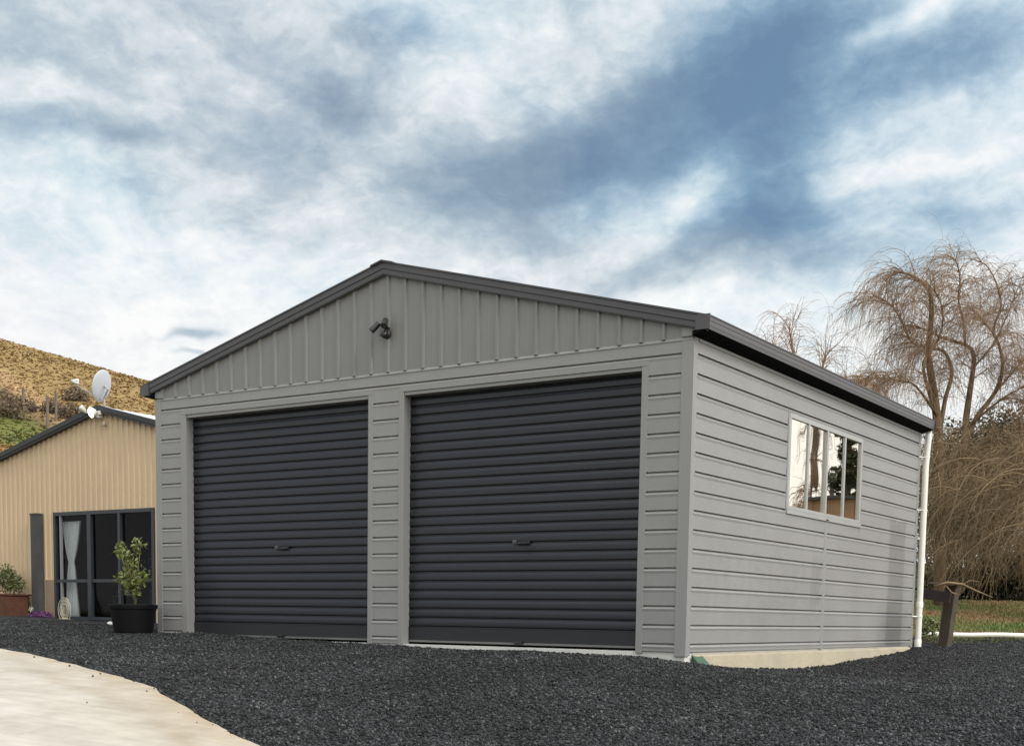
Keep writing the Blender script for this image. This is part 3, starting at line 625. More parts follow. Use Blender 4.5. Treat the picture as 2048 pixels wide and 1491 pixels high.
rib_strip(hl,op0,lambda x:.0,lambda x:hz(x)); rib_strip(op0,HX,lambda x:oz1,lambda x:hz(x)); rib_strip(HX,op1,lambda x:oz1,lambda x:hz(x)); rib_strip(op1,hr,lambda x:.0,lambda x:hz(x))
mb.build('wall',M_beige,hb)
mb=MB(); mb.box(op0-.25,op0-.002,HY-.045,HY-.025,.0,.92); mb.build('lower_panel',pmat('brown_panel',(.24,.175,.12),.7,0,.1,4),hb)
# side walls + back
mb=MB(); mb.box(hl,hl+.1,HY+.04,HY+9,0,2.35); mb.box(hr-.1,hr,HY+.04,HY+9,0,2.35); mb.box(hl,hr,HY+9,HY+9.1,0,2.3); mb.build('rear_wall',M_beige,hb)
mb=MB()
for s_ in (-1,1):
    xe=HX+s_*7.4
    y=HY-.12; P=[]
    while y<HY+9.3: P+=[(y,0),(y+.02,.02),(y+.06,.02),(y+.08,0)]; y+=.2
    for a,b_ in zip(P[:-1],P[1:]): mb.quad((HX,a[0],4.175+a[1]),(HX,b_[0],4.175+b_[1]),(xe,b_[0],4.175-.24*7.4+b_[1]),(xe,a[0],4.175-.24*7.4+a[1]))
hr_=mb.build('roof',M_roof,hb)
for s_ in (-1,1):
    mb=MB(); mb.v=[]
    for X in (HX,HX+s_*7.45):
        zt=4.205-.24*abs(X-HX)
        for o_,dz in ((0,0),(0,-.13),(-.03,-.13),(-.03,-.10),(-.045,-.09),(-.045,0)): mb.v.append((X,HY-.10+o_,zt+dz))
    mb.f=[(i,(i+1)%6,6+(i+1)%6,6+i) for i in range(6)]+[tuple(range(6,12))]; mb.mi=[0]*7
    mb.build('barge_board',M_bdark,hb)
    mb=MB(); mb.v=[(HX,HY-.1,4.08),(HX,HY,4.08),(HX+s_*7.4,HY,4.08-.24*7.4),(HX+s_*7.4,HY-.1,4.08-.24*7.4)]; mb.f=[(0,1,2,3)]; mb.mi=[0]; mb.build('soffit',M_bdark,hb)
# sliding glass doors
mb=MB(); y0,y1=HY-.03,HY+.05
mb.box(op0,op0+.06,y0,y1,oz0,oz1); mb.box(op1-.07,op1,y0,y1,oz0,oz1); mb.box(op0+.06,op1-.07,y0,y1,oz1-.07,oz1); mb.box(op0+.06,op1-.07,y0,y1,oz0,oz0+.06)
for xm,w_ in ((-15.27,.055),(-14.39,.035)): mb.box(xm-w_,xm+w_,y0-.01,y1,oz0+.06,oz1-.07)
mb.box(op0+.06,-15.33,y0+.01,y1-.02,.87,.93); mb.box(-15.21,-14.43,y0+.01,y1-.02,.87,.93); mb.box(-14.35,op1-.07,y0+.01,y1-.02,.87,.93)
sdw=mb.build('window',M_frame,hb)
mb=MB(); mb.box(-16.18,-16.13,y0+.012,y1-.02,oz0+.06,oz1-.07); mb.build('frame_stile',pmat('pale_stile',(.2,.21,.21),.5),sdw)
M_gl2=bpy.data.materials.new('clear_window_glass'); M_gl2.use_nodes=True; t_=M_gl2.node_tree; t_.nodes.clear(); tr_=t_.nodes.new('ShaderNodeBsdfTransparent'); tr_.inputs[0].default_value=(.8,.83,.85,1); gs=t_.nodes.new('ShaderNodeBsdfGlossy'); gs.inputs['Roughness'].default_value=.02; fr_=t_.nodes.new('ShaderNodeFresnel'); fr_.inputs[0].default_value=1.22; mi_=t_.nodes.new('ShaderNodeMixShader'); ou=t_.nodes.new('ShaderNodeOutputMaterial'); t_.links.new(fr_.outputs[0],mi_.inputs[0]); t_.links.new(tr_.outputs[0],mi_.inputs[1]); t_.links.new(gs.outputs[0],mi_.inputs[2]); t_.links.new(mi_.outputs[0],ou.inputs[0])
for a,b_ in ((op0+.06,-15.33),(-15.21,-14.43),(-14.35,op1-.07)):
    mb=MB(); yq=y1-.03; mb.quad((a,yq,oz0+.06),(b_,yq,oz0+.06),(b_,yq,.87),(a,yq,.87)); mb.quad((a,yq,.93),(b_,yq,.93),(b_,yq,oz1-.07),(a,yq,oz1-.07)); mb.build('pane',M_gl2,sdw)
# room shell
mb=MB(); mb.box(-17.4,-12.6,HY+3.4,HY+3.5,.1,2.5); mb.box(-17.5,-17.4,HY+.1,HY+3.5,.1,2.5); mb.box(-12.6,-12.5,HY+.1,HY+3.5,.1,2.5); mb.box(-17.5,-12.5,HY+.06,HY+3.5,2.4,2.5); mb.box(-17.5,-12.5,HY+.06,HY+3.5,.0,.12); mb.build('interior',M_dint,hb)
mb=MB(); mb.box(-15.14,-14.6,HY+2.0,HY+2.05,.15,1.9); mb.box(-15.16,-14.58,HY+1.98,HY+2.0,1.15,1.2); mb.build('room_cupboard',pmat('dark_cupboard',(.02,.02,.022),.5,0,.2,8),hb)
# curtains
def curtain(x0,x1,yc,zt,zb,ztie,wt,label):
    n=44; rows=26; V=[];F=[]
    cx=(x0+x1)/2
    for j in range(rows+1):
        z=zt+(zb-zt)*j/rows
        if z>ztie: w=wt+(1-wt)*((z-ztie)/(zt-ztie))**.75
        else: w=wt+(.72-wt)*((ztie-z)/(ztie-zb))**.6
        for i in range(n+1):
            u=i/n-.5; V.append((cx+u*(x1-x0)*w,yc+.045*math.sin(i/n*math.pi*2*6+.3*math.sin(j*.3))*(.5+w*.5),z))
    for j in range(rows):
        for i in range(n): a=j*(n+1)+i; F.append((a,a+1,a+n+2,a+n+1))
    o=np_mesh('curtain',V,F,M_curt,smooth=True); tag(o,label,'curtain','curtains behind the glass doors')
    sd_=o.modifiers.new('cloth','SOLIDIFY'); sd_.thickness=.004
    return o
curtain(-16.42,-15.82,HY+.22,2.08,.18,1.28,.28,'white curtain tied at its middle behind the left glass door of the beige house')
curtain(-13.58,-13.30,HY+.22,2.08,.18,1.2,.5,'narrow white curtain at the right edge of the glass doors beside the grey garage')
# table with three jugs
tb=empty('side_table',(-14.85,HY+.55,.12),'dark side table standing inside the middle glass door','table')
mb=MB(); mb.box(-15.16,-14.5,HY+.4,HY+.75,.60,.63); mb.build('table_top',M_dint,tb)
for x in (-15.12,-14.56):
    for y in (HY+.44,HY+.70): mb=MB(); mb.box(x-.02,x+.02,y-.02,y+.02,.12,.60); mb.build('leg',M_dint,tb)
for i,(x,s_) in enumerate(((-15.03,1.0),(-14.83,.9),(-14.63,.85))):
    mb=MB(); mb.lathe([(0,0),(.055*s_,0),(.075*s_,.06*s_),(.07*s_,.14*s_),(.05*s_,.2*s_),(.062*s_,.225*s_),(.05*s_,.222*s_),(.04*s_,.19*s_),(0,.18*s_)],(x,HY+.55,.632),16)
    mb.tube([(x+.05*s_,HY+.53,.632+.19*s_),(x+.10*s_,HY+.53,.632+.17*s_),(x+.105*s_,HY+.53,.632+.10*s_),(x+.07*s_,HY+.53,.632+.06*s_)],.01,6)
    o=mb.build('jug',M_ceram,smooth=True); tag(o,['largest white ceramic jug, leftmost on the dark table behind the glass','white ceramic jug in the middle of the dark table behind the glass','smallest white ceramic jug, rightmost on the dark table behind the glass'][i],'jug','jugs on the indoor table')
# dark flower sprays above (vase with silvery stems)
vz=empty('vase',(-14.86,HY+1.2,.12),'dark vase of silvery dried stems inside the middle glass door','vase')
mb=MB(); mb.lathe([(0,0),(.09,0),(.12,.3),(.07,.6),(.08,.66)],(-14.86,HY+1.2,.12),16); mb.build('body',M_dint,vz,smooth=True)
mb=MB(); mb.tube([(-14.86,HY+1.2,.7),(-14.86,HY+1.2,1.3)],.006,5)
for k in range(60):
    a=rng.uniform(0,6.28); r_=rng.uniform(.02,.24); h_=rng.uniform(.9,1.4); c_=Vector((-14.86+r_*math.cos(a),HY+1.2+r_*math.sin(a),h_)); v1=Vector(rng.normal(size=3)).normalized()*.03; v2=Vector(rng.normal(size=3)).normalized()*.018; mb.quad(c_-v1,c_-v2,c_+v1,c_+v2)
mb.build('stems',pmat('silvery_leaf',(.16,.18,.19),.6,0,.5,20),vz)
# dish, lamps
ds=empty('satellite_dish',(-14.78,HY+.05,4.2),'grey oval satellite dish on a bracket at the peak of the beige house','satellite dish')
ax=Vector((-.93,-.30,.28)).normalized(); c=Vector((-14.78,HY-.02,4.56)); mb=MB()
prof_=[(r_,.62*r_*r_) for r_ in np.linspace(0,.30,9)]; prof_+= [(.304,.058),(.30,.052)]+[(r_,.62*r_*r_-.008) for r_ in np.linspace(.29,0,8)]
mb.lathe(prof_,c-ax*.0,32,axis=ax); dd_=mb.build('reflector',M_dish,ds,smooth=True)
mb=MB(); mb.tube([c-ax*.02,c-ax*.10+Vector((.0,0,-.03)),(-14.80,HY-.0,4.33),(-14.80,HY,4.16)],.022,8); mb.box(-14.86,-14.72,HY-.04,HY+.06,4.15,4.19); mb.build('mast',M_metal,ds)
lnb=c+ax*.68+Vector((0,0,-.08)); mb=MB(); mb.tube([c+Vector((0,0,-.28)),lnb+Vector((0,0,-.03))],.011,6); mb.build('feed_arm',M_metal,ds)
mb=MB(); mb.tube([lnb-ax*.10+Vector((0,0,.0)),lnb+ax*.02],[.03,.026],12); mb.tube([lnb+Vector((-.06,0,.02)),lnb+Vector((.10,.02,.02))],.028,10); mb.build('receiver',M_white,ds,smooth=True)
fl=empty('flood_light',(-14.85,HY-.15,4.02),'pair of white floodlights under the peak of the beige house, one lit','flood light')
mb=MB(); mb.box(-14.96,-14.74,HY-.15,HY-.10,4.02,4.09); mb.box(-14.86,-14.80,HY-.15,HY-.03,3.97,4.03); mb.build('bracket',M_white,fl)
mb=MB(); mb.lathe([(0,-.05),(.05,-.04),(.10,.04),(.105,.06),(.095,.06)],(-14.84,HY-.22,4.06),20,axis=(-.15,-.85,-.25)); hd=mb.build('lamp_head',M_white,fl,smooth=True)
mb=MB(); mb.lathe([(0,.065),(.07,.062),(.095,.055)],(-14.84,HY-.22,4.06),20,axis=(-.15,-.85,-.25)); mb.build('lamp_lens',M_lit,hd)
mb=MB(); mb.lathe([(0,-.05),(.035,-.05),(.045,.05),(.055,.10),(0,.10)],(-15.17,HY-.17,4.12),16,axis=(-.5,-.5,.7)); mb.tube([(-15.15,HY-.16,4.08),(-15.0,HY-.13,4.06)],.012,6); mb.build('lamp_head',M_white,fl,smooth=True)
mb=MB(); mb.lathe([(0,0),(.03,.01),(.035,.05),(.02,.09),(0,.095)],(-14.72,HY-.07,3.80),14); mb.build('sensor',M_wick,fl,smooth=True)
# dark post by wall
mb=MB(); mb.box(-16.90,-16.68,HY-.16,HY-.04,.12,2.20); mb.box(-16.91,-16.67,HY-.17,HY-.03,2.20,2.235); o=mb.build('wall_post',pmat('slate_grey_post',(.055,.055,.055),.8,0,.25,3)); tag(o,'slate grey post standing against the beige wall left of the glass doors','post')
# planter with shrub
pl=empty('planter_box',(-17.7,HY-.35,.2),'rusty brown metal planter box against the beige house wall','planter')
mb=MB(); mb.box(-18.9,-17.06,HY-.75,HY-.1,.10,.60); mb.build('trough',M_rust,pl,bevel=.01)
mb=MB(); mb.box(-18.93,-17.03,HY-.78,HY-.07,.60,.63); mb.build('rim',M_rust,pl)
def leafclump(name,centers,radii,count,size,mat,parent=None,aspect=.45,up=.0,zmin=None):
    V=[];F=[]; k=0
    cs=np.array(centers); rs=np.array(radii)
    w=(rs.prod(1) if rs.ndim>1 else rs**3); w=w/w.sum()
    idx=rng.choice(len(cs),count,p=w)
    for i in idx:
        d=rng.normal(size=3); d/=np.linalg.norm(d); r_=rng.random()**.45
        c_=cs[i]+d*r_*rs[i]
        if zmin is not None and c_[2]<zmin: continue
        a=rng.normal(size=3); a/=np.linalg.norm(a); a=a*.8+d*.5+np.array([0,0,up]); a/=np.linalg.norm(a); b_=np.cross(a,rng.normal(size=3)); b_/=np.linalg.norm(b_)
        s_=size*rng.uniform(.6,1.3); 
        V+= [c_-a*s_,c_+b_*s_*aspect-a*s_*.1,c_+a*s_,c_-b_*s_*aspect-a*s_*.1]; F.append((k,k+1,k+2,k+3)); k+=4
    return np_mesh(name,V,F,mat,parent=parent)
sh=empty('planter_shrub',(-18.1,HY-.4,.6),'small leafy green shrub growing in the rusty planter box','shrub')
M_olive=pmat('olive_leaf',(.085,.10,.03),.6,0,.5,8)
sc=on(18,1165,1,HY-.4); leafclump('foliage',[(sc.x-.25,HY-.4,.88),(sc.x+.05,HY-.4,.92),(sc.x+.22,HY-.38,.82),(sc.x-.02,HY-.42,1.08)],[.24,.22,.2,.17],1100,.035,M_olive,sh)
mb=MB()
for k in range(7): mb.tube([(sc.x+.04*k-.1,HY-.4,.6),(sc.x+.10*(k-3),HY-.4+rng.uniform(-.1,.1),1.0)],.008,5)
mb.build('stem',M_stem,sh)
# wicker ornament and pale bits near the doors
wk=empty('wicker_fan',(-15.62,HY-.35,.14),'pale round-topped wicker ornament in front of the curtained glass door','ornament')
mb=MB()
for k in range(9):
    a=(k-4)/4*.9; r_=.19; mb.tube([(-15.62+.05*math.sin(a),HY-.35,.12),(-15.62+r_*math.sin(a),HY-.35,.30),(-15.62+r_*.8*math.sin(a),HY-.35,.12+.42*math.cos(a*.7))],.008,5)
for r_ in (.15,.23,.31): mb.tube([(-15.62+ .62*r_*math.cos(t0),HY-.36,.33+.75*r_*math.sin(t0)) for t0 in np.linspace(0,2*math.pi,25)],.008,5,cap=False)
mb.build('weave',M_wick,wk,smooth=True)
mb=MB(); mb.box(-15.72,-15.52,HY-.42,HY-.28,.10,.16); mb.build('foot',M_wick,wk,bevel=.01)
o=leafclump('flower_patch',[(-16.45,HY-.3,.19)],[[.36,.14,.11]],800,.028,M_petal); tag(o,'low patch of purple flowers at the foot of the slate grey post','flowers')
o=leafclump('white_flower',[(-16.62,HY-.38,.34)],[.05],40,.022,M_ceram); tag(o,'single white flower head above the purple flower patch','flower')
q=onground(222,1250); mb=MB(); bm=bmesh.new(); bmesh.ops.create_icosphere(bm,subdivisions=2,radius=.055)
for v in bm.verts: v.co*=1+.35*mnoise.noise(v.co*22); v.co.z*=.6; v.co+=Vector((q.x,q.y,q.z+.03))
me=bpy.data.meshes.new('white_rock'); bm.to_mesh(me); me.materials.append(M_slab); o=bpy.data.objects.new('white_rock',me); COL.objects.link(o); tag(o,'small white rock on the gravel left of the black plant pot','rock')

# black pot with citrus tree
PXc,PYc=-7.60,-.44; pzb=float(gz(np.array([PXc]),np.array([PYc]))[0])
pt=empty('plant_pot',(PXc,PYc,pzb),'large round black plastic pot standing at the left garage corner','plant pot')
mb=MB(); mb.lathe([(0,0),(.235,0),(.245,.02),(.285,.30),(.287,.31),(.30,.315),(.305,.36),(.30,.37),(.28,.365),(.27,.31),(0,.30)],(PXc,PYc,pzb-.01),36); mb.build('body',pmat('black_pot_plastic',(.004,.004,.005),.6,spec=.15),pt,smooth=False)
mb=MB(); mb.lathe([(0,.318),(.268,.312)],(PXc,PYc,pzb-.01),24); mb.build('soil',pmat('potting_soil',(.03,.022,.015),.95,0,.4,30,bump=.01,bscale=40),pt)
tr=empty('citrus_tree',(PXc,PYc,pzb+.3),'young citrus tree with yellow-green leaves growing in the black pot','potted tree')
mb=MB(); mb.tube([(PXc+.04,PYc,pzb+.3),(PXc+.05,PYc,pzb+.5),(PXc+.03,PYc,pzb+.75)],[.016,.013,.01],8)
tips=[]
for k in range(16):
    a=rng.uniform(0,6.28); r_=rng.uniform(.06,.21); h_=rng.uniform(.55,1.13); s0=rng.uniform(.4,.72); e_=Vector((PXc+.0+r_*math.cos(a),PYc+r_*math.sin(a),pzb+h_+.03)); mb.tube([(PXc+.04,PYc,pzb+s0),((PXc+.04+e_.x)/2,(PYc+e_.y)/2,(pzb+s0+e_.z)/2-.02),e_],[.009,.006,.003],5); tips.append(e_)
mb.build('trunk',M_stem,tr,smooth=True)
leafclump('foliage',[tuple(t0) for t0 in tips]+[((t0.x+PXc)/2,(t0.y+PYc)/2,t0.z-.1) for t0 in tips],[.085]*16+[.08]*16,820,.034,M_leafy,tr,aspect=.38)

# ---------------------------------------------------------------- right side: pipe, post, branch
zp=.11
a=at(1838,1267.5,22.6); b_=at(2180,1271,22.6); mb=MB(); P=[a.lerp(b_,i/10)+Vector((0,0,.006*math.sin(i*1.7))) for i in range(11)]
mb.tube(P,.042,10); o=mb.build('white_pipe',M_white,smooth=True); tag(o,'long white plastic pipe lying along the far edge of the gravel','pipe')
pb=at(1889,1292,20.2); ptop=at(1906,1172,20.2); d=(ptop-pb); mb=MB()
po=empty('timber_post',pb,'leaning weathered timber post beside the rear downpipe of the garage','post')
q=d.to_track_quat('Z','Y').to_matrix(); Lg=d.length
for (x0,x1,y0,y1) in ((-.07,.085,-.06,.06),):
    n=9; mb.v=[]
    for i in range(n):
        t0=i/(n-1)
        for (u,v) in ((x0,y0),(x1,y0),(x1,y1),(x0,y1)): mb.v.append(tuple(pb+Vector((0,0,-.1))+q@Vector((u*(1+.12*t0)+.006*math.sin(i*2.1),v,t0*(Lg+.1)))))
    for i in range(n-1):
        for j in range(4): mb.f.append((4*i+j,4*i+(j+1)%4,4*i+4+(j+1)%4,4*i+4+j)); mb.mi.append(0)
    mb.f.append((4*n-4,4*n-3,4*n-2,4*n-1)); mb.mi.append(0)
mb.build('post',pmat('dark_post_timber',(.055,.043,.028),.9,0,.35,5,(1,1,.15),.004,30,(1,1,.1)),po)
mb=MB(); mb.v=[]
for t0 in (0,1):
    for (u,v) in ((.087,-.05),(.122,-.05),(.122,.03),(.087,.03)): mb.v.append(tuple(pb+Vector((0,0,-.1))+q@Vector((u*(1+.12*t0),v,t0*(Lg+.08)))))
mb.f=[(0,1,5,4),(1,2,6,5),(2,3,7,6),(3,0,4,7),(4,5,6,7)]; mb.mi=[0]*5; mb.build('lit_edge_strip',pmat('lit_edge_timber',(.20,.19,.16),.85,0,.25,6),po)  # added strip; its pale colour stands for the lit edge of the post
c=at(1862,1190,20.2); mb=MB(); rr=Matrix.Rotation(R(8),3,'Y'); mb.box(c.x-.22,c.x+.30,c.y-.02,c.y+.02,c.z-.07,c.z+.09,rr,c); mb.build('rail',pmat('dark_old_board',(.035,.025,.022),.9,0,.3,8),po)
c=at(1890,1166,20.2); mb=MB(); mb.box(c.x-.22,c.x+.24,c.y-.07,c.y+.10,c.z-.012,c.z+.018,Matrix.Rotation(R(3),3,'Y'),c); mb.build('cap_board',M_timber,po)
br=MB(); P=[at(1868,1172,19.9),at(1895,1164,19.9),at(1925,1168,19.95),at(1950,1180,20),at(1985,1194,20.1)]; br.tube(P,[.012,.018,.02,.016,.006],8); br.tube([at(1893,1172,19.9),at(1903,1184,19.9),at(1914,1188,19.9)],.012,6); br.tube([at(1925,1168,19.95),at(1940,1160,20),at(1960,1163,20)],[.012,.008,.004],6)
o=br.build('fallen_branch',M_twig2,smooth=True); tag(o,'bare forked branch resting on top of the leaning timber post','branch')

# pasture grass tufts near the pipe
M_grass=bpy.data.materials.new('pasture_grass'); M_grass.use_nodes=True; t_=M_grass.node_tree; b=t_.nodes['Principled BSDF']; b.inputs['Roughness'].default_value=.8; g=t_.nodes.new('ShaderNodeNewGeometry'); n=t_.nodes.new('ShaderNodeTexNoise'); n.inputs['Scale'].default_value=.45; n.inputs['Detail'].default_value=6; n.inputs['Roughness'].default_value=.65; t_.links.new(g.outputs['Position'],n.inputs['Vector'])
r_=t_.nodes.new('ShaderNodeValToRGB'); t_.links.new(n.outputs[0],r_.inputs[0]); e=r_.color_ramp.elements; e[0].position=.36; e[0].color=(.06,.10,.018,1); e[1].position=.6; e[1].color=(.19,.125,.055,1); q_=e.new(.47); q_.color=(.12,.13,.035,1); t_.links.new(r_.outputs[0],b.inputs['Base Color'])
NG=26000; dd=22.6+rng.random(NG)*20; ss=rng.uniform(.27,.46,NG)*dd; gx_=CP.x+R0[0]*ss+F0[0]*dd; gy_=CP.y+R0[1]*ss+F0[1]*dd; gz_=wz(gx_,gy_)-.07
hh=rng.uniform(.03,.085,NG); ww=rng.uniform(.008,.02,NG); an=rng.uniform(0,3.14,NG); lx=rng.normal(0,.03,NG); ly=rng.normal(0,.03,NG)
V=np.empty((NG,3,3)); V[:,0]=np.stack([gx_-ww*np.cos(an),gy_-ww*np.sin(an),gz_],-1); V[:,1]=np.stack([gx_+ww*np.cos(an),gy_+ww*np.sin(an),gz_],-1); V[:,2]=np.stack([gx_+lx,gy_+ly,gz_+hh],-1)
o=np_mesh('pasture_grass',V.reshape(-1,3),np.arange(NG*3).reshape(-1,3),M_grass); tag(o,kind='stuff')
# weeds beside downpipe foot
o=leafclump('weed_clump',[tuple(at(1856,1254,21))],[.19],420,.03,pmat('weed_leaf',(.12,.15,.05),.7,0,.5,9)); tag(o,'pale green weeds growing beside the foot of the white downpipe','weeds')

# ---------------------------------------------------------------- trees
def limb_tube(mb,P,r0,r1,seg=8,sub=3):
    P=[Vector(p) for p in P]; Q=[]
    for i in range(len(P)-1):
        p0=P[max(i-1,0)];p1=P[i];p2=P[i+1];p3=P[min(i+2,len(P)-1)]
        for k in range(sub):
            t0=k/sub; Q.append(.5*((2*p1)+(-p0+p2)*t0+(2*p0-5*p1+4*p2-p3)*t0*t0+(-p0+3*p1-3*p2+p3)*t0**3))
    Q.append(P[-1]); n=len(Q); mb.tube(Q,[r0+(r1-r0)*(i/(n-1))**.8 for i in range(n)],seg); return Q
def strands(mb,start,d0,length,nseg,r0,droop,curl=.25,seg=3):
    p=Vector(start); d=Vector(d0).normalized(); P=[p.copy()]; st=length/nseg
    for i in range(nseg):
        d=(d+Vector((0,0,-droop*st*1.6))+Vector(rng.normal(0,curl*.22,3))).normalized(); p=p+d*st; P.append(p.copy())
    mb.tube(P,[r0*(1-.75*i/nseg) for i in range(nseg+1)],seg,cap=False); return P
def crown(mbt,paths,nsec,nstr,lsec,lstr,r_sec,r_str,t0=.3,center=None,updir=.8,droop=(.35,1.3)):
    for Q in paths:
        n=len(Q)
        for k in range(nsec):
            i=int(rng.uniform(t0,1)*(n-1)); base=Q[i]; tg=(Q[min(i+1,n-1)]-Q[max(i-1,0)]).normalized()
            out=Vector(rng.normal(size=3)); out.z=abs(out.z)*.6; out.normalize()
            d=(tg*.7+out*.8+Vector((0,0,updir*.5))).normalized()
            P=strands(mbt,base,d,lsec*rng.uniform(.5,1.25),8,r_sec,droop[0],.5,4)
            for s_ in range(nstr):
                j=rng.integers(1,len(P)); dd_=(P[j]-P[j-1]).normalized(); o2=Vector(rng.normal(size=3)).normalized()
                strands(mbt,P[j],dd_*.8+o2*.75+Vector((0,0,.15)),lstr*rng.uniform(.4,1.3),7,r_str,droop[1],.35,3)
LIMBS={'A':[(1882,1190),(1880,1080),(1878,960),(1877,870),(1870,800),(1860,735),(1856,700),(1862,640),(1862,595),(1850,570),(1820,550),(1792,545),(1770,562)],
'B':[(1877,880),(1890,800),(1904,745),(1890,705),(1868,697),(1826,686),(1806,650),(1785,612),(1745,590)],
'A2':[(1872,830),(1850,755),(1848,720),(1870,690),(1885,650),(1880,600),(1850,560)],
'C':[(1884,1040),(1925,900),(1933,830),(1943,760),(1948,715),(1936,692),(1890,677),(1840,655),(1810,650)],
'C2':[(1930,692),(1928,650),(1917,600),(1920,560),(1912,522),(1898,514)],
'D':[(1920,920),(1950,840),(1990,785),(2005,735),(1998,690),(1986,660),(2002,612),(1992,565),(1972,530),(1942,517)],
'E':[(1988,668),(1962,638),(1935,612)],
'F':[(1946,735),(1985,690),(2010,640),(2030,590),(2048,545)],
'G':[(1990,785),(2020,750),(2050,715),(2090,670)],
'G2':[(1940,850),(2000,800),(2055,770),(2100,760)],
'H':[(1874,830),(1832,772),(1802,762),(1745,755),(1722,768)],
'I':[(1920,910),(1960,885),(1992,860),(2050,858),(2110,880)],
'J':[(1900,980),(1926,900),(1900,885),(1877,860),(1868,830)]}
RAD0={'A':(.17,.014),'B':(.085,.012),'A2':(.07,.01),'C':(.12,.012),'C2':(.05,.008),'D':(.095,.01),'E':(.03,.008),'F':(.045,.008),'G':(.045,.012),'G2':(.05,.012),'H':(.05,.01),'I':(.05,.02),'J':(.045,.015)}
KW=36/26
RAD={k:(KW*a*(.78 if k in 'AC' else .6),KW*b_*.7) for k,(a,b_) in RAD0.items()}
wl=empty('willow_tree',at(1882,1212,36),'large bare weeping willow with orange-brown branches behind the garage','tree','willow trees beyond the garage')
mb=MB(); paths={}
for k,(nm,P) in enumerate(LIMBS.items()):
    slope=[.0,.22,-.25,.12,-.2,.2,-.3,.3,.1,-.3,-.35,.3,-.15][k]; D0=36
    off=0 if nm!='C2' else .3
    W_=[at(x,y,D0+off+slope*i+.15*math.sin(i*1.9+k)) for i,(x,y) in enumerate(P)]
    if nm=='A': W_[0].z-=.5
    paths[nm]=limb_tube(mb,W_,*RAD[nm],seg=9)
mb.build('trunk',M_bark,wl,smooth=True)
mb=MB()
crown(mb,[paths[k] for k in ('A','B','A2','C','C2','D','E','F','G','G2','H')],30,12,.62*KW,.80*KW,.008*KW,.0034*KW,.36,updir=-.1,droop=(.9,1.5))
crown(mb,[paths[k] for k in ('A','B','H')],34,11,1.1*KW,.95*KW,.009*KW,.0034*KW,.45,updir=-.1,droop=(.6,1.4))
crown(mb,[paths[k] for k in ('A','B','A2','C','D','F','G','G2','H')],22,9,.8*KW,.75*KW,.008*KW,.0032*KW,.08,updir=.0,droop=(.6,1.5))
mb.build('crown',M_twig,wl,smooth=False)
# hanging lower canopy
mb=MB()
for k in range(2600):
    x=rng.uniform(1850,2095); y=rng.uniform(850,1110); D=rng.uniform(32.5,38); s=at(x,y,D)
    d=Vector((-.35*R0[0]+rng.normal(0,.75),-.35*R0[1]+rng.normal(0,.75),rng.uniform(-.7,.6)))
    strands(mb,s,d,rng.uniform(.6,2.0),9,rng.uniform(.003,.0085),rng.uniform(.15,1.3),1.1,3)
for k in range(30):
    x=rng.uniform(1900,2100); y=rng.uniform(880,1080); s=at(x,y,rng.uniform(31.5,33)); d=Vector((-.8*R0[0],-.8*R0[1],rng.uniform(.0,.5)))+Vector(rng.normal(0,.15,3))
    strands(mb,s,d,rng.uniform(1.8,3.6),12,rng.uniform(.010,.018),rng.uniform(.45,.9),.22,5)
mb.build('hanging_twigs',M_twig2,wl)
# second willow behind roof
w2=empty('willow_tree',at(1590,1215,34),'thin-topped bare willow just showing above the right roof slope','tree','willow trees beyond the garage')
mb=MB(); ps=[]
for P in ([(1590,1215),(1592,1000),(1588,850),(1590,740),(1584,690),(1578,655)],[(1590,950),(1620,830),(1640,760),(1650,715),(1672,690)],[(1588,900),(1560,800),(1548,730),(1545,700)],[(1592,960),(1660,860),(1690,800),(1700,760)]):
    ps.append(limb_tube(mb,[at(x,y,34+.2*i) for i,(x,y) in enumerate(P)],.14 if P[0][1]>1000 else .06,.01))
mb.build('trunk',M_bark,w2,smooth=True)
mb=MB(); crown(mb,ps,16,6,.95,.9,.011,.0055,.6); mb.build('crown',M_twig,w2)

# brown leafy trees + dark hedge behind the willow
M_bleaf=pmat('brown_dead_leaf',(.155,.095,.045),.85,0,.5,1.3,var2=.3,v2scale=6)
M_dleaf=pmat('dark_evergreen_leaf',(.035,.042,.018),.8,0,.5,1.1,var2=.3,v2scale=5)
M_kleaf=pmat('blackish_hedge_leaf',(.018,.022,.014),.85,0,.4,1.5)
def bush(name,label,cat,px,py,D,blobs,count,size,mat,group=None,trunk=True):
    base=at(px,py,D); base.z=float(wz(np.array([base.x]),np.array([base.y]))[0])-.1
    e_=empty(name,base,label,cat,group)
    cs=[tuple(at(x,y,D+dz)) for x,y,r_,dz in blobs]; rs=[r_ for *_,r_,dz in blobs]
    leafclump('crown',cs,rs,count,size,mat,e_,aspect=.6)
    if trunk:
        mb=MB()
        for c_ in cs[:5]: mb.tube([base,base.lerp(Vector(c_),.5)+Vector((.1,0,.2)),Vector(c_)],[.10,.06,.02],6)
        mb.build('trunk',M_bark,e_)
    return e_
bush('brown_tree','brown-leaved tree with a ragged top at the right edge behind the willow','tree',2060,1170,42,[(2060,930,1.9,0),(2000,970,1.5,.5),(2100,880,1.5,0),(2040,1020,1.2,-.5),(2095,1020,1.3,0),(1975,1040,.9,.5)],14000,.055,M_bleaf,'trees behind the willow')
bush('brown_tree','low olive-brown bushy tree right behind the white downpipe','tree',1900,1175,43,[(1890,1110,1.2,0),(1960,1090,1.4,0),(2020,1080,1.3,0),(1925,1050,1.3,.3),(1890,1000,1.5,0),(1925,950,1.2,.5),(1955,1040,1.3,0),(1880,1090,1.1,0),(1915,1095,.9,.3),(1870,930,.8,.4)],22000,.055,pmat('olive_brown_leaf',(.105,.082,.038),.85,0,.5,1.5,var2=.3,v2scale=6),'trees behind the willow')
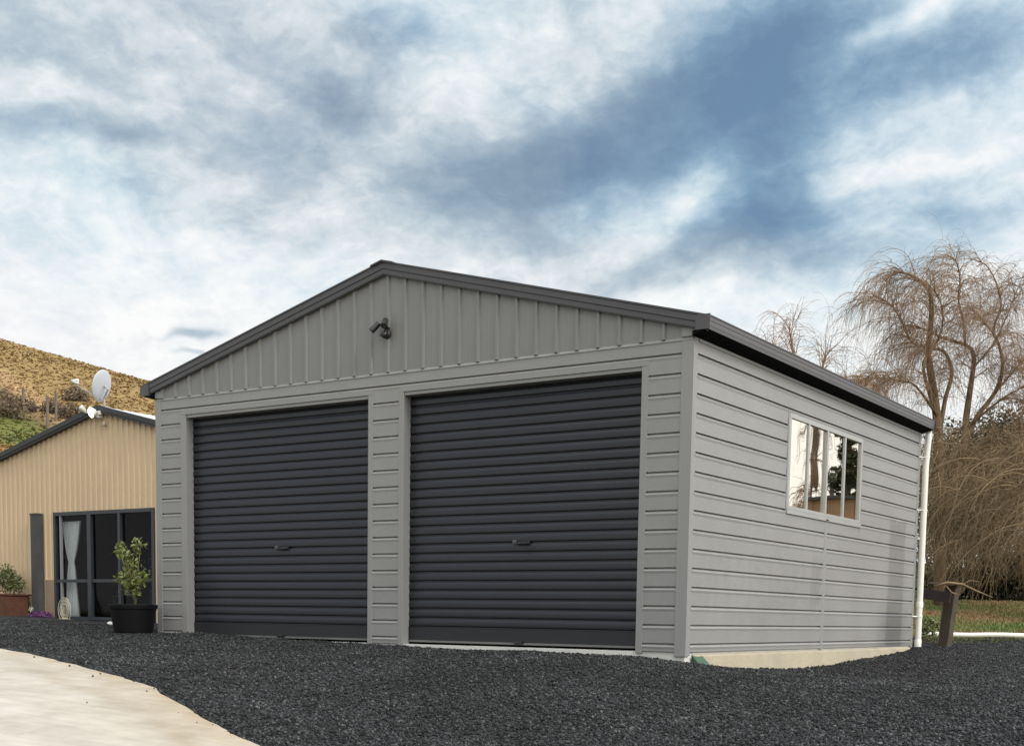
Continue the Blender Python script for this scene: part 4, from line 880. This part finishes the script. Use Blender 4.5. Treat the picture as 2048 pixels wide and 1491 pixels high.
bush('evergreen_tree','dark evergreen treetop rising behind the bare willow trunk fork','tree',1985,1170,50,[(1985,860,1.0,0),(1960,900,1.3,0),(2015,900,1.4,0),(1930,920,1.1,0),(1895,880,.9,0),(1970,980,2.0,1),(2050,860,1.3,0),(1870,930,1,0),(1900,1000,1.6,1)],14000,.08,M_dleaf,'trees behind the willow')
bush('hedge','blackish low hedge at the top of the pasture behind the willow','hedge',2000,1200,44,[(1865,1172,.55,0),(1895,1172,.6,0),(1925,1170,.6,0),(1950,1165,.7,0),(1985,1160,.8,0),(2020,1155,.9,0),(2055,1153,.9,0),(2095,1153,.9,0),(2130,1155,.9,0)],13000,.07,M_kleaf,None,False)
bush('green_bush','dark green rounded bush under the brown tree by the hedge','bush',2020,1150,45,[(2005,1130,.6,0),(2045,1122,.7,0),(1975,1140,.45,0)],4000,.045,pmat('bush_green_leaf',(.04,.05,.018),.8,0,.4,2),None,False)

# things east of the yard that the side window mirrors
rs_=empty('brown_shed',(3.6,21.5,0),'brown ribbed shed standing across the yard, mirrored in the side window','shed')
mb=MB(); x=.6
while x<6.85: mb.box(x,x+.22,20.98,21.02,-.2,3.45); mb.box(x+.22,x+.36,21.0,21.04,-.2,3.45); x+=.36
mb.box(.6,6.9,21.05,24,-.2,3.4); mb.build('wall',M_brownfence,rs_)
mb=MB(); mb.box(.5,7.0,20.9,24.1,3.45,3.53); mb.build('roof',M_bdark,rs_)
e_=empty('conifer',(7.4,25.5,0),'dark conifer behind the brown shed, mirrored in the side window','tree'); leafclump('crown',[(7.3,25.5,3.4),(7.75,25.6,4.4),(7.35,25.4,5.9),(7.9,25.5,3.0),(7.2,25.5,4.7),(7.5,25.5,7.0),(7.15,25.5,6.3),(7.6,25.5,5.2)],[.75,.45,.5,.6,.55,.5,.4,.35],5200,.10,M_dleaf,e_); mb=MB(); mb.tube([(7.5,25.5,-.2),(7.45,25.5,7)],[.16,.05],8); mb.tube([(7.75,25.2,-.2),(7.8,25.2,4.2)],[.09,.04],8); mb.build('trunk',M_bark,e_)
w3=empty('willow_tree',(8.7,25.5,0),'slim bare willow past the brown shed, mirrored in the side window','tree','willow trees beyond the garage'); mb=MB(); ps=[limb_tube(mb,[(8.6,25.5,-.2),(8.58,25.5,2),(8.5,25.5,4),(8.42,25.5,6.9)],.16,.03),limb_tube(mb,[(8.6,25.5,1),(8.7,25.5,3),(8.75,25.5,4.5)],.08,.01)]; mb.build('trunk',M_bark,w3); mb=MB(); crown(mb,ps,30,8,.22,1.3,.014,.010,.05,droop=(1.2,2.6)); mb.build('crown',M_twig,w3)

# ---------------------------------------------------------------- hill
def hillz(s,d):
    H=19.9-.235*(s+29.8)
    H=np.where(s<-29.8,19.9-.266*(s+29.8),H); H=np.clip(H,0,60)
    n=0
    for f_,a_ in ((.06,1.0),(.14,.45),(.33,.16)): n=n+a_*np.sin(s*f_+1.9*np.sin(d*f_*.8+.7))*np.cos(d*f_*.9+1.1*np.sin(s*f_+.4))
    base=-.75
    p2=sm(d,30,112)
    lin=np.clip((d-32)/(110-32),0,1)
    pr=.55*lin+.45*p2
    fall=np.where(d>112,-(d-112)*.12,0)
    return base+H*pr+n*(sm(d,40,60)*(1-sm(d,96,112))*1.0+.08)+fall-1.0*(1-sm(d,30,36))
sv=np.arange(-120,60,1.0); dv_=np.concatenate([np.arange(28,126,1.0),[135,150]])
SS,DD=np.meshgrid(sv,dv_); ZZ=hillz(SS,DD)
X=CP.x+R0[0]*SS+F0[0]*DD; Y=CP.y+R0[1]*SS+F0[1]*DD
V=np.stack([X,Y,ZZ],-1).reshape(-1,3); I=np.arange(SS.size).reshape(SS.shape); F=np.stack([I[:-1,:-1],I[:-1,1:],I[1:,1:],I[1:,:-1]],-1).reshape(-1,4)
def hill_tint(s,d,z,jit=0):
    px=PX+s/d*2598; py=1218-(z-.315)/d*2598
    s=np.asarray(s); w_=np.array([mnoise.noise(Vector((a*.12,b__*.12,0))) for a,b__ in zip(s.ravel(),np.asarray(d).ravel())]).reshape(s.shape)*26
    line=758+px*.62+w_   # track line
    up=np.array([.28,.195,.085]); pale=np.array([.42,.28,.16]); scrub=np.array([.19,.14,.075]); gr=np.array([.14,.15,.045]); org=np.array([.27,.15,.06])
    c=np.empty(s.shape+(3,)); c[:]=up
    k=(sm(py,700+px*.25,640+px*.25))[...,None]; c=c*(1-k*0)+0
    tr_=np.exp(-((py-line)/11)**2)[...,None]; c=c*(1-tr_)+pale*tr_
    lo=sm(py,line+8,line+26)[...,None]; c=c*(1-lo)+scrub*lo
    g_=sm(py,line+38,line+60)[...,None]; c=c*(1-g_)+gr*g_
    o_=(sm(py,line+118,line+135)*sm(-s,5,12))[...,None]; c=c*(1-o_)+org*o_
    r_=sm(s,-5,8)[...,None]; c=c*(1-r_)+np.array([.05,.055,.025])*r_
    return c
c=hill_tint(SS,DD,ZZ).reshape(-1,3); c=np.concatenate([c,np.ones((len(c),1))],1)
M_hill=bpy.data.materials.new('tussock_hillside'); M_hill.use_nodes=True; t_=M_hill.node_tree; b=t_.nodes['Principled BSDF']; b.inputs['Roughness'].default_value=.95; b.inputs['Specular IOR Level'].default_value=.1
av=t_.nodes.new('ShaderNodeAttribute'); av.attribute_name='tint'; g=t_.nodes.new('ShaderNodeNewGeometry'); n=t_.nodes.new('ShaderNodeTexNoise'); n.inputs['Scale'].default_value=.9; n.inputs['Detail'].default_value=8; n.inputs['Roughness'].default_value=.7; t_.links.new(g.outputs['Position'],n.inputs['Vector'])
mr=t_.nodes.new('ShaderNodeMapRange'); t_.links.new(n.outputs[0],mr.inputs[0]); mr.inputs[1].default_value=.3; mr.inputs[2].default_value=.7; mr.inputs[3].default_value=.7; mr.inputs[4].default_value=1.3
v_=t_.nodes.new('ShaderNodeVectorMath'); v_.operation='SCALE'; t_.links.new(av.outputs['Color'],v_.inputs[0]); t_.links.new(mr.outputs[0],v_.inputs['Scale']); t_.links.new(v_.outputs[0],b.inputs['Base Color'])
bp=t_.nodes.new('ShaderNodeBump'); bp.inputs['Distance'].default_value=.5; t_.links.new(n.outputs[0],bp.inputs['Height']); t_.links.new(bp.outputs[0],b.inputs['Normal'])
hl_=np_mesh('hill',V,F,M_hill,attr=c,smooth=True); tag(hl_,kind='structure')
# tussocks
NT=15000; td_=rng.uniform(42,113,NT); ts_=rng.uniform(-.43,-.22,NT)*td_; tz=hillz(ts_,td_)
tc_=hill_tint(ts_,td_,tz)*rng.uniform(.88,1.15,(NT,1)); bx=CP.x+R0[0]*ts_+F0[0]*td_; by=CP.y+R0[1]*ts_+F0[1]*td_
V=[];F=[];C=[]; B=5
ang=rng.uniform(0,6.28,(NT,B)); hgt=rng.uniform(.05,.13,(NT,1))*rng.uniform(.6,1.1,(NT,B)); wd=.07; ln=.16
base=np.stack([bx,by,tz-.03],-1)[:,None,:]
dirv=np.stack([np.cos(ang),np.sin(ang),np.zeros_like(ang)],-1); per=np.stack([-np.sin(ang),np.cos(ang),np.zeros_like(ang)],-1)
v0=base+per*wd; v1=base-per*wd; v2=base+dirv*ln+np.stack([0*ang,0*ang,hgt],-1)
V=np.stack([v0,v1,v2],2).reshape(-1,3); C=np.repeat(np.concatenate([tc_,np.ones((NT,1))],1),B*3,axis=0)
M_tus=bpy.data.materials.new('tussock_blades'); M_tus.use_nodes=True; t_=M_tus.node_tree; b=t_.nodes['Principled BSDF']; b.inputs['Roughness'].default_value=.9; av=t_.nodes.new('ShaderNodeAttribute'); av.attribute_name='tint'; t_.links.new(av.outputs['Color'],b.inputs['Base Color'])
o=np_mesh('tussock_grass',V,np.arange(len(V)).reshape(-1,3),M_tus,attr=C); tag(o,kind='stuff')
# scrub bushes and fence posts on the hill
def hill_at(px,py):
    d=ray(px,py); t0=35
    while t0<125:
        p=CP+d*t0; s,dd2=sdc(p.x,p.y)
        if p.z<=float(hillz(np.array([s]),np.array([dd2]))[0]): return p
        t0+=.25
    return p
M_scrub=pmat('grey_brown_scrub',(.15,.11,.075),.9,0,.4,1.0)
labs=['grey-brown scrub bush at the far left edge of the hillside','small grey-brown scrub bush just right of the leftmost hillside bush','dark scrub bush between the hillside fence posts','wide low scrub bush above the beige roof, left of the dish','pale scrub bush lowest down the slope beside the dark roof edge']
for i,(x,y,r_,n) in enumerate([(10,832,1.25,1100),(52,822,.6,500),(105,826,.7,600),(150,802,.8,700),(142,838,.8,700)]):
    p=hill_at(x,y); e_=empty('scrub_bush',p,labs[i],'bush','scrub bushes on the hillside')
    leafclump('foliage',[(p.x,p.y,p.z+r_*.5),(p.x+R0[0]*r_*.7,p.y+R0[1]*r_*.7,p.z+r_*.35),(p.x-R0[0]*r_*.7,p.y-R0[1]*r_*.7,p.z+r_*.3)],[r_*.8,r_*.6,r_*.55],n,.12,M_scrub,e_)
    mb=MB(); mb.tube([p+Vector((0,0,-.3)),p+Vector((0,0,r_*.6))],.06,5); mb.build('stem',M_bark,e_)
for i,(x,y,h_) in enumerate([(95,858,2.0),(112,842,1.7),(46,818,1.3)]):
    p=hill_at(x,y); mb=MB(); mb.tube([p+Vector((0,0,-.4)),p+Vector((.05,0,h_))],[.09,.08],7); o=mb.build('fence_post',M_timber); tag(o,['tall grey fence post on the green slope nearest the dark roof edge','grey fence post on the hillside just right of the tallest post','short grey fence post on the hillside near the left edge'][i],'fence post','fence posts on the hillside')
